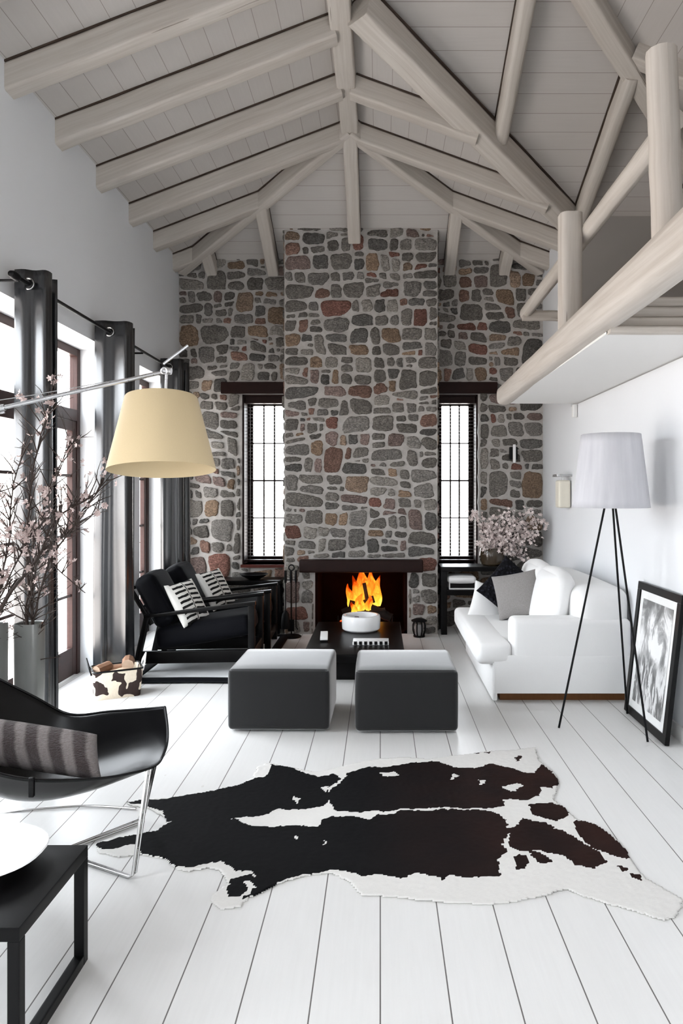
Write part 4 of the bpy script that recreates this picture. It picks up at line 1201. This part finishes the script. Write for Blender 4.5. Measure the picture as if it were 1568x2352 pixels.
mb = MB(); prof = [(.213, 0), (.213, .004), (.144, hS - .004), (.141, hS), (.138, hS - .004), (.209, .004), (.213, 0)]
mb.lathe(prof, SB + Vector((0, 0, 0)), 56, M=Ms.to_3x3().to_4x4()); sh = mb.build('lamp_shade', M['shade'], root, smooth=50)
mb = MB(); top = SB + Ms @ Vector((0, 0, hS))
for a in (0, 120, 240): mb.tube([top + Ms @ Vector((0, 0, -.01)), top + Ms @ Vector((.14 * math.cos(R(a)), .14 * math.sin(R(a)), -.006))], .003, 6)
mb.lathe([(0, -.05), (.024, -.05), (.026, .0), (.022, .022), (0, .024)], top, 16); mb.build('shade_holder', M['steel'], root)

# ------------------------------------------------------------------ tripod floor lamp
fc = Vector((1.565, 4.73, 0)); root = empty('tripod_floor_lamp', fc, label='black tripod floor lamp with a white shade before the sofa', cat='lamp')
feet = [F(1283, 1673), F(1487, 1705), F(1440, 1640)]
tops = [P(1388, 1165, 4.72), P(1413, 1165, 4.68), P(1407, 1165, 4.77)]
for f, t in zip(feet, tops):
    mb = MB(); mb.tube([f + Vector((0, 0, .004)), f + (t - f) * .5, t + (t - f) * .04], .0075, 8); mb.build('leg', M['iron'], root)
sc = P(1402, 1166, 4.73); Hs = P(1402, 998, 4.73).z - sc.z
def m_shade():
    m = NT('white_pleated_shade'); v = m.coords(); x = m.sep(v); n = m.noise(m.mapping(v, (14, 14, .6)), 2, 3)
    col = m.mix(n, (.66, .66, .70), (.84, .84, .87)); s = m.set(col, .8, spec=.2)
    tl = m.node('ShaderNodeBsdfTranslucent'); m.link(col, tl.inputs[0]); mx = m.node('ShaderNodeMixShader'); mx.inputs[0].default_value = .3
    m.link(m.b.outputs[0], mx.inputs[1]); m.link(tl.outputs[0], mx.inputs[2]); m.link(mx.outputs[0], m.out.inputs[0]); return s
def fnS(u, v):
    r = (.252 * (1 - v) + .192 * v) * (1 + .008 * math.sin(u * 6.2832 * 14))
    return (sc.x + r * math.cos(u * 6.2832), sc.y + r * math.sin(u * 6.2832), sc.z + v * Hs)
mb = MB(); mb.grid(fnS, 112, 8); mb.build('lamp_shade', m_shade(), root, smooth=80, solid=.003)
mb = MB()
for a in (30, 150, 270): mb.tube([sc + Vector((0, 0, .05)), sc + Vector((.245 * math.cos(R(a)), .245 * math.sin(R(a)), .02))], .003, 6)
mb.lathe([(0, .0), (.03, .0), (.034, .06), (.02, .1), (0, .1)], sc, 16); mb.build('socket', M['iron'], root)

# ------------------------------------------------------------------ framed picture leaning on the right wall
def m_art():
    m = NT('black_and_white_photograph'); c = m.attr('co'); x = m.sep(c); v = m.mapping(c, (1.4, 1.0, 1))
    n = m.noise(v, 2.6, 5, .6, .8); n2 = m.noise(m.mapping(c, (5, 2, 1)), 2.2, 4, .6, 1.0)
    cloud = m.math('ADD', n, m.math('MULTIPLY', m.math('ABSOLUTE', m.math('SUBTRACT', x[1], .62)), -.55))
    up = m.ramp(cloud, [(.28, .16), (.40, .42), (.46, .85)])
    low = m.ramp(n2, [(.35, .10), (.48, .22), (.56, .75)])
    return m.set(m.mix(m.ramp(x[1], [(.36, 1.0), (.52, 0.0)]), up, low), .35, spec=.4)
bl, br_ = Vector((1.80, 5.10, .005)), Vector((1.80, 4.385, .005))
W_, H_ = .735, .95; lean = R(6.5)
root = empty('framed_picture', (1.80, 4.74, 0), label='large black framed black and white photograph leaning on the right wall', cat='picture')
Mp = Matrix.Translation((1.80, 4.742, .004)) @ Matrix.Rotation(lean, 4, 'Y')       # local: y along the wall, z up, -x to the room
def pbox(name, lo, hi, mat, bev=.003):
    mb = MB(); mb.box(lo, hi, M=Mp); mb.build(name, mat, root, smooth=0, bevel=bev)
f = .055; hwp = W_ / 2
mb = MB()
for lo, hi in (((-.015, -hwp, 0), (.015, hwp, f)), ((-.015, -hwp, H_ - f), (.015, hwp, H_)), ((-.015, -hwp, f), (.015, -hwp + f, H_ - f)), ((-.015, hwp - f, f), (.015, hwp, H_ - f))): mb.box(lo, hi, M=Mp)
mb.build('frame', M['black_wood'], root, smooth=0, bevel=.003)
pbox('mount', (-.004, -hwp + f, f), (.008, hwp - f, H_ - f), M['white_matt'], 0)
mb = MB(); i_ = f + .055
mb.grid(lambda u, v: Mp @ Vector((-.006, hwp - i_ - u * (W_ - 2 * i_), i_ + v * (H_ - 2 * i_))), 2, 2); mb.build('photograph', m_art(), root, smooth=0)

# ------------------------------------------------------------------ small wall things
b = P(1296, 1125, 7.1); b.x = XR
root = empty('wall_sconce', (XR, b.y, 1.44), label='small cream wall lamp low on the right wall behind the sofa', cat='wall lamp')
M['cream'] = simple('cream_fabric', (.74, .70, .60), .8, var=.05)
mb = MB(); mb.rbox((XR - .13, b.y - .08, 1.44), (XR - .01, b.y + .08, 1.72), .02); mb.build('shade', M['cream'], root)
mb = MB(); mb.rbox((XR - .15, b.y - .1, 1.755), (XR, b.y + .1, 1.78), .004); mb.tube([(XR - .07, b.y, 1.7), (XR - .07, b.y, 1.76)], .008, 8); mb.build('bracket', M['steel'], root)
b = P(1177, 1042, 8.2)
root = empty('wall_light', (b.x, YB - .02, b.z - .12), label='slim white upright wall light on the stone right of the window', cat='wall lamp')
mb = MB(); mb.rbox((b.x + .0, YB - .10, b.z - .11), (b.x + .035, YB - .06, b.z + .11), .012); mb.build('tube', M['white_gloss'], root)
mb = MB(); mb.rbox((b.x - .03, YB - .065, b.z - .07), (b.x + .06, YB - .0, b.z + .08), .006); mb.build('back_plate', M['iron'], root)
mb = MB(); mb.rbox((XR - .05, 6.80, 2.33), (XR - .005, 6.85, 2.455), .008)
tag(mb.build('wall_bracket', M['boardwhite']), 'small white bracket under the loft at the right wall', 'bracket')

# ------------------------------------------------------------------ cowhide rug
Z = lambda x, y: (200 + x / 1.1462, 1680 + y / 1.1462)
def poly(pts): return [tuple(F(*Z(*p))[:2]) for p in pts]
OUT = poly([(95, 188), (160, 181), (230, 174), (330, 157), (400, 142), (436, 124), (446, 95), (480, 84), (520, 93), (600, 108), (650, 100), (700, 86), (760, 74), (840, 70), (900, 74), (960, 66), (1050, 55), (1120, 52), (1180, 42), (1190, 78), (1225, 106), (1243, 130), (1237, 160), (1230, 180), (1265, 208), (1290, 233), (1340, 249), (1390, 283), (1422, 315), (1442, 350), (1472, 390), (1530, 420), (1572, 446), (1556, 488), (1520, 502), (1440, 478), (1380, 462), (1320, 442), (1260, 421), (1200, 436), (1130, 453), (1050, 459), (960, 456), (860, 447), (780, 438), (720, 436), (690, 402), (640, 376), (590, 381), (530, 396), (480, 416), (430, 442), (400, 466), (350, 471), (325, 452), (328, 430), (368, 402), (352, 372), (320, 362), (270, 372), (235, 366), (200, 337), (140, 327), (80, 333), (30, 321), (20, 300), (60, 284), (120, 275), (180, 263), (207, 246), (205, 230), (180, 216), (160, 206), (110, 198)])
BLK = [poly(p) for p in (
    [(93, 188), (220, 176), (330, 157), (430, 130), (470, 118), (492, 90), (530, 97), (560, 108), (605, 120), (650, 116), (668, 128), (635, 155), (645, 178), (630, 192), (600, 200), (560, 210), (510, 205), (470, 222), (390, 232), (300, 236), (205, 242), (195, 215), (160, 203)],
    [(640, 165), (690, 113), (740, 96), (800, 94), (870, 84), (920, 80), (960, 97), (1020, 100), (1060, 88), (1100, 98), (1140, 108), (1180, 112), (1193, 88), (1225, 108), (1244, 133), (1225, 155), (1195, 148), (1190, 172), (1150, 185), (1100, 182), (1095, 200), (1040, 206), (900, 205), (800, 211), (720, 217), (650, 212), (638, 190)],
    [(20, 300), (60, 287), (130, 274), (185, 262), (210, 243), (300, 230), (390, 233), (425, 256), (480, 252), (560, 251), (612, 256), (613, 234), (700, 224), (745, 235), (762, 221), (840, 212), (960, 210), (1060, 211), (1100, 235), (1112, 270), (1090, 300), (1112, 320), (1080, 340), (1096, 386), (1040, 389), (960, 381), (940, 396), (900, 384), (870, 377), (820, 391), (770, 380), (720, 386), (690, 375), (650, 368), (600, 379), (550, 384), (500, 402), (450, 430), (408, 452), (428, 420), (440, 382), (425, 366), (390, 370), (350, 345), (270, 362), (235, 362), (205, 335), (150, 325), (120, 303), (80, 310), (40, 314)],
    [(1160, 195), (1220, 190), (1262, 200), (1264, 226), (1230, 237), (1175, 224)], [(1275, 240), (1310, 236), (1370, 263), (1410, 298), (1432, 342), (1380, 331), (1330, 311), (1300, 287)],
    [(1110, 262), (1150, 233), (1210, 243), (1260, 269), (1290, 289), (1340, 319), (1374, 350), (1340, 364), (1290, 356), (1260, 331), (1200, 316), (1150, 321), (1110, 311)], [(1120, 333), (1162, 328), (1157, 366), (1130, 372)], [(1160, 316), (1200, 323), (1228, 346), (1190, 352)],
    [(1383, 353), (1428, 364), (1410, 372)], [(1428, 376), (1464, 384), (1457, 397), (1433, 393)], [(362, 422), (380, 394), (432, 378), (442, 400), (422, 416), (402, 442), (368, 442)], [(1040, 58), (1062, 57), (1058, 64)], [(1116, 72), (1140, 66), (1134, 84)], [(1016, 57), (1030, 56), (1026, 63)])]
WHT = [poly(p) for p in ([(772, 112), (812, 110), (815, 120), (780, 122)], [(1090, 150), (1130, 140), (1155, 148), (1120, 162)], [(618, 285), (632, 292), (622, 302)], [(540, 280), (552, 284), (545, 294)], [(615, 150), (638, 148), (632, 165)], [(545, 170), (565, 180), (552, 196)], [(415, 400), (430, 398), (436, 410), (418, 418)], [(955, 112), (980, 120), (960, 132)], [(1030, 128), (1046, 132), (1036, 150)])]
def inside(x, y, pg):
    c = False; j = len(pg) - 1
    for i in range(len(pg)):
        xi, yi = pg[i]; xj, yj = pg[j]
        if (yi > y) != (yj > y) and x < (xj - xi) * (y - yi) / (yj - yi) + xi: c = not c
        j = i
    return c
def hide():
    st = .0085; xs = [p[0] for p in OUT]; ys = [p[1] for p in OUT]
    x0, y0 = min(xs) - .03, min(ys) - .03; nx, ny = int((max(xs) + .03 - x0) / st), int((max(ys) + .03 - y0) / st)
    boxes = [(min(p[0] for p in g), max(p[0] for p in g), min(p[1] for p in g), max(p[1] for p in g)) for g in BLK]
    idx = {}; vs = []; cols = []; fs = []
    for i in range(nx + 1):
        for j in range(ny + 1):
            x, y = x0 + i * st, y0 + j * st
            q = Vector((x * 16, y * 16, 1)); q2 = Vector((x * 45, y * 45, 4))
            ex = x + .007 * mnoise.noise(q) + .004 * mnoise.noise(q2); ey = y + .007 * mnoise.noise(q + Vector((9, 0, 0))) + .004 * mnoise.noise(q2 + Vector((9, 0, 0)))
            if not inside(ex, ey, OUT): continue
            bx_ = x + .020 * mnoise.noise(q * .7) + .010 * mnoise.noise(q2); by_ = y + .02 * mnoise.noise(q * .7 + Vector((5, 5, 0))) + .010 * mnoise.noise(q2 + Vector((5, 5, 0)))
            k = any(b[0] < bx_ < b[1] and b[2] < by_ < b[3] and inside(bx_, by_, g) for b, g in zip(boxes, BLK)) and not any(inside(bx_, by_, g) for g in WHT)
            h = .006 + .006 * max(0, mnoise.noise(Vector((x * 3.2, y * 3.2, 7)))) + .0015 * mnoise.noise(q2)
            idx[(i, j)] = len(vs); vs.append(Vector((x, y, h))); cols.append((1.0 if k else 0.0, max(0, min(1, (x + .1) * .9)), 0, 1))
    for (i, j) in list(idx):
        q = [(i, j), (i + 1, j), (i + 1, j + 1), (i, j + 1)]
        if all(a in idx for a in q): fs.append([idx[a] for a in q])
    mb = MB(); mb.add(vs, fs, 0, None, cols)
    o = mb.build('cowhide_rug', m_hide('cowhide', (.80, .785, .755), (.0045, .0045, .005)), smooth=180)
    md = o.modifiers.new('solid', 'SOLIDIFY'); md.thickness = .005; md.offset = -1
    return tag(o, 'black and white cowhide rug spread on the white floor', 'rug')
hide()

# ------------------------------------------------------------------ leather sling chair (left edge)
root = empty('sling_chair', (-1.5, 3.1, 0), label='black leather sling chair on chrome wire legs at the left edge', cat='chair')
rows = [  # near lip, belly front, belly, far belly, far edge
    [P(350, 1762, 2.98), P(368, 1748, 3.02), P(383, 1712, 3.07), P(385, 1672, 3.11), P(379, 1624, 3.16)],
    [P(318, 1772, 2.93), P(322, 1772, 3.0), P(340, 1738, 3.08), P(345, 1690, 3.16), P(335, 1628, 3.22)],
    [P(225, 1788, 2.85), P(215, 1812, 2.92), P(225, 1800, 3.05), P(235, 1730, 3.22), P(250, 1634, 3.30)],
    [P(75, 1790, 2.76), P(75, 1838, 2.88), P(90, 1822, 3.05), P(130, 1760, 3.22), P(160, 1640, 3.36)],
    [P(-40, 1764, 2.72), P(-45, 1810, 2.84), P(-30, 1800, 3.02), P(20, 1730, 3.22), P(75, 1598, 3.38)],
    [P(-190, 1690, 2.72), P(-185, 1720, 2.86), P(-160, 1690, 3.02), P(-110, 1620, 3.22), P(-30, 1545, 3.40)],
    [P(-330, 1560, 2.78), P(-320, 1570, 2.9), P(-300, 1550, 3.04), P(-250, 1500, 3.22), P(-170, 1470, 3.42)]]
def cr(p, t):                                                 # Catmull-Rom through a list
    s = t * (len(p) - 1); i = min(int(s), len(p) - 2); f = s - i
    a, b, c, d = p[max(i - 1, 0)], p[i], p[i + 1], p[min(i + 2, len(p) - 1)]
    return .5 * ((2 * b) + (c - a) * f + (2 * a - 5 * b + 4 * c - d) * f * f + (3 * b - a - 3 * c + d) * f ** 3)
mb = MB(); mb.grid(lambda u, v: cr([cr(r, v) for r in rows], u), 40, 28); mb.build('leather_seat', M['leather'], root, smooth=180, solid=.006)
mb = MB(); mb.tube([cr([r[0] for r in rows], t / 30) for t in range(31)], .0055, 6); mb.tube([cr([r[-1] for r in rows], t / 30) for t in range(31)], .0055, 6); mb.tube([cr(rows[0], t / 16) for t in range(17)], .0055, 6); mb.build('edge_binding', M['leather'], root)
def smooth_path(p, n=8): return [cr([Vector(q) for q in p], t / (n * (len(p) - 1))) for t in range(n * (len(p) - 1) + 1)]
fz = .008
Ff, Fr, Fi = F(303, 2018, fz), F(328, 1888, fz), Vector((-1.42, 3.06, fz))
mb = MB(); mb.tube([P(338, 1768, 2.96), Ff.lerp(P(338, 1768, 2.96), .03), Ff + (Fi - Ff) * .04, Fi], .0065, 8); mb.build('leg', M['chrome'], root)
mb = MB(); mb.tube([P(338, 1768, 2.96) + Vector((.012, .006, 0)), Ff + Vector((.012, .012, .02)), Ff + Vector((-.01, .02, 0)), Fi + Vector((.01, .02, 0))], .005, 8); mb.build('leg', M['chrome'], root)
mb = MB(); mb.tube([P(358, 1752, 3.04)] + [Fr + Vector((.01, .0, .05)), Fr + (Fi - Fr) * .06, Fi + Vector((0, .015, 0))], .0065, 8); mb.build('leg', M['chrome'], root)
mb = MB(); mb.tube([P(353, 1756, 3.03), Fr + Vector((-.005, .012, .06)), Fr + Vector((-.03, .02, 0)), Fi + Vector((.0, .035, 0))], .005, 8); mb.build('leg', M['chrome'], root)
mb = MB(); mb.tube(smooth_path([F(312, 1857, fz), F(200, 1851, fz), F(60, 1860, fz), F(-120, 1872, fz), (-2.15, 3.35, .3), (-2.1, 3.25, .62)]), .0055, 8); mb.tube(smooth_path([Fi, (-1.75, 2.95, fz), (-2.05, 2.85, .25), (-1.93, 2.82, .8)]), .0055, 8); mb.build('wire_frame', M['chrome'], root)
mb = MB(); q = P(72, 1788, 2.755); mb.rbox(q + Vector((-.011, -.006, -.075)), q + Vector((.011, .010, .004)), .004); mb.build('strap', M['leather'], root)
def m_fur():
    m = NT('striped_fur'); c = m.sep(m.attr('co')); v = m.coords(); n = m.noise(m.mapping(v, (40, 40, 140)), 1.6, 4, .7); w_ = m.noise(v, 9, 3)
    ph = m.math('ADD', m.math('MULTIPLY', c[0], 20.0), m.math('ADD', m.math('MULTIPLY', w_, 1.6), m.math('MULTIPLY', n, 1.1)))
    s = m.math('ADD', m.math('MULTIPLY', m.math('SINE', ph), .5), .5)
    m.bump(n, .9, .02)
    return m.set(m.mix(m.ramp(s, [(.35, 0.0), (.8, 1.0)]), m.mix(n, (.006, .002, .002), (.035, .008, .007)), m.mix(n, (.07, .055, .05), (.36, .31, .30))), .85, spec=.2, sheen=.3)
ca, cb = P(228, 1738, 3.0), P(-110, 1688, 3.08)
ux = (ca - cb).normalized(); nn = Vector((.05, -.80, .62)); nn = (nn - ux * nn.dot(ux)).normalized(); vz = ux.cross(nn) * -1
if vz.z < 0: vz = -vz
vz = (P(64, 1668, 3.06) - P(66, 1786, 2.88)).normalized(); nn = ux.cross(vz).normalized()
Mf = Matrix((ux, nn, vz)).transposed()
if Mf.determinant() < 0: Mf = Matrix((ux, -nn, vz)).transposed()
mb = MB(); mb.pillow((ca - cb).length, .225, .15, Mf.to_4x4(), n=24, pinch=.02)
o = mb.build('cushion', m_fur(), local=True, smooth=180); o.location = (ca + cb) / 2
tag(o, 'brown and grey striped fur cushion on the black sling chair', 'cushion')

# ------------------------------------------------------------------ black side table with the white dish
TX1, TX0, TY0, TY1, TZ = -1.0, -1.75, 1.93, 2.385, .392
root = empty('side_table', ((TX0 + TX1) / 2, (TY0 + TY1) / 2, 0), label='black square tube side table in the bottom left corner', cat='table')
t = .034
mb = MB(); mb.rbox((TX0, TY0, TZ - .04), (TX1, TY1, TZ), .002); mb.build('tabletop', M['table_black'], root)
for (x, y) in ((TX1 - t, TY0), (TX1 - t, TY1 - t), (TX0, TY0), (TX0, TY1 - t)):
    mb = MB(); mb.rbox((x, y, 0), (x + t, y + t, TZ - .04), .002); mb.build('leg', M['table_black'], root)
for x in (TX1 - t, TX0):
    mb = MB(); mb.rbox((x, TY0 + t, 0), (x + t, TY1 - t, t), .002); mb.build('floor_rail', M['table_black'], root)
c = Vector((-1.47, 2.235, TZ)); mb = MB()
root = empty('oval_dish', c, label='large white oval dish on the black side table', cat='dish')
def dish(prof, mi=0):
    n = 56; vs = []; fs = []
    for (s, z) in prof:
        for k in range(n):
            a = 2 * math.pi * k / n; ca_, sa_ = math.cos(a), math.sin(a); p_ = 2 / 2.5
            vs.append(c + Vector((.385 * s * math.copysign(abs(ca_) ** p_, ca_), .215 * s * math.copysign(abs(sa_) ** p_, sa_), z)))
    for i in range(len(prof) - 1):
        for k in range(n): fs.append((i * n + k, i * n + (k + 1) % n, (i + 1) * n + (k + 1) % n, (i + 1) * n + k))
    fs.append(list(range(n))[::-1]); fs.append([(len(prof) - 1) * n + k for k in range(n)])
    mb.add(vs, fs)
dish([(.55, .0), (.6, .006), (.9, .035), (1.0, .052), (.995, .057), (.97, .057), (.9, .050), (.6, .044), (.2, .042)]); mb.build('bowl', M['white_gloss'], root, smooth=60)
mb = MB(); dish([(.50, .001), (.56, .004), (.86, .030), (.9, .0335), (.88, .0325), (.5, .008)]); mb.build('underside', simple('brown_glaze', (.12, .05, .035), .4), root, smooth=60)
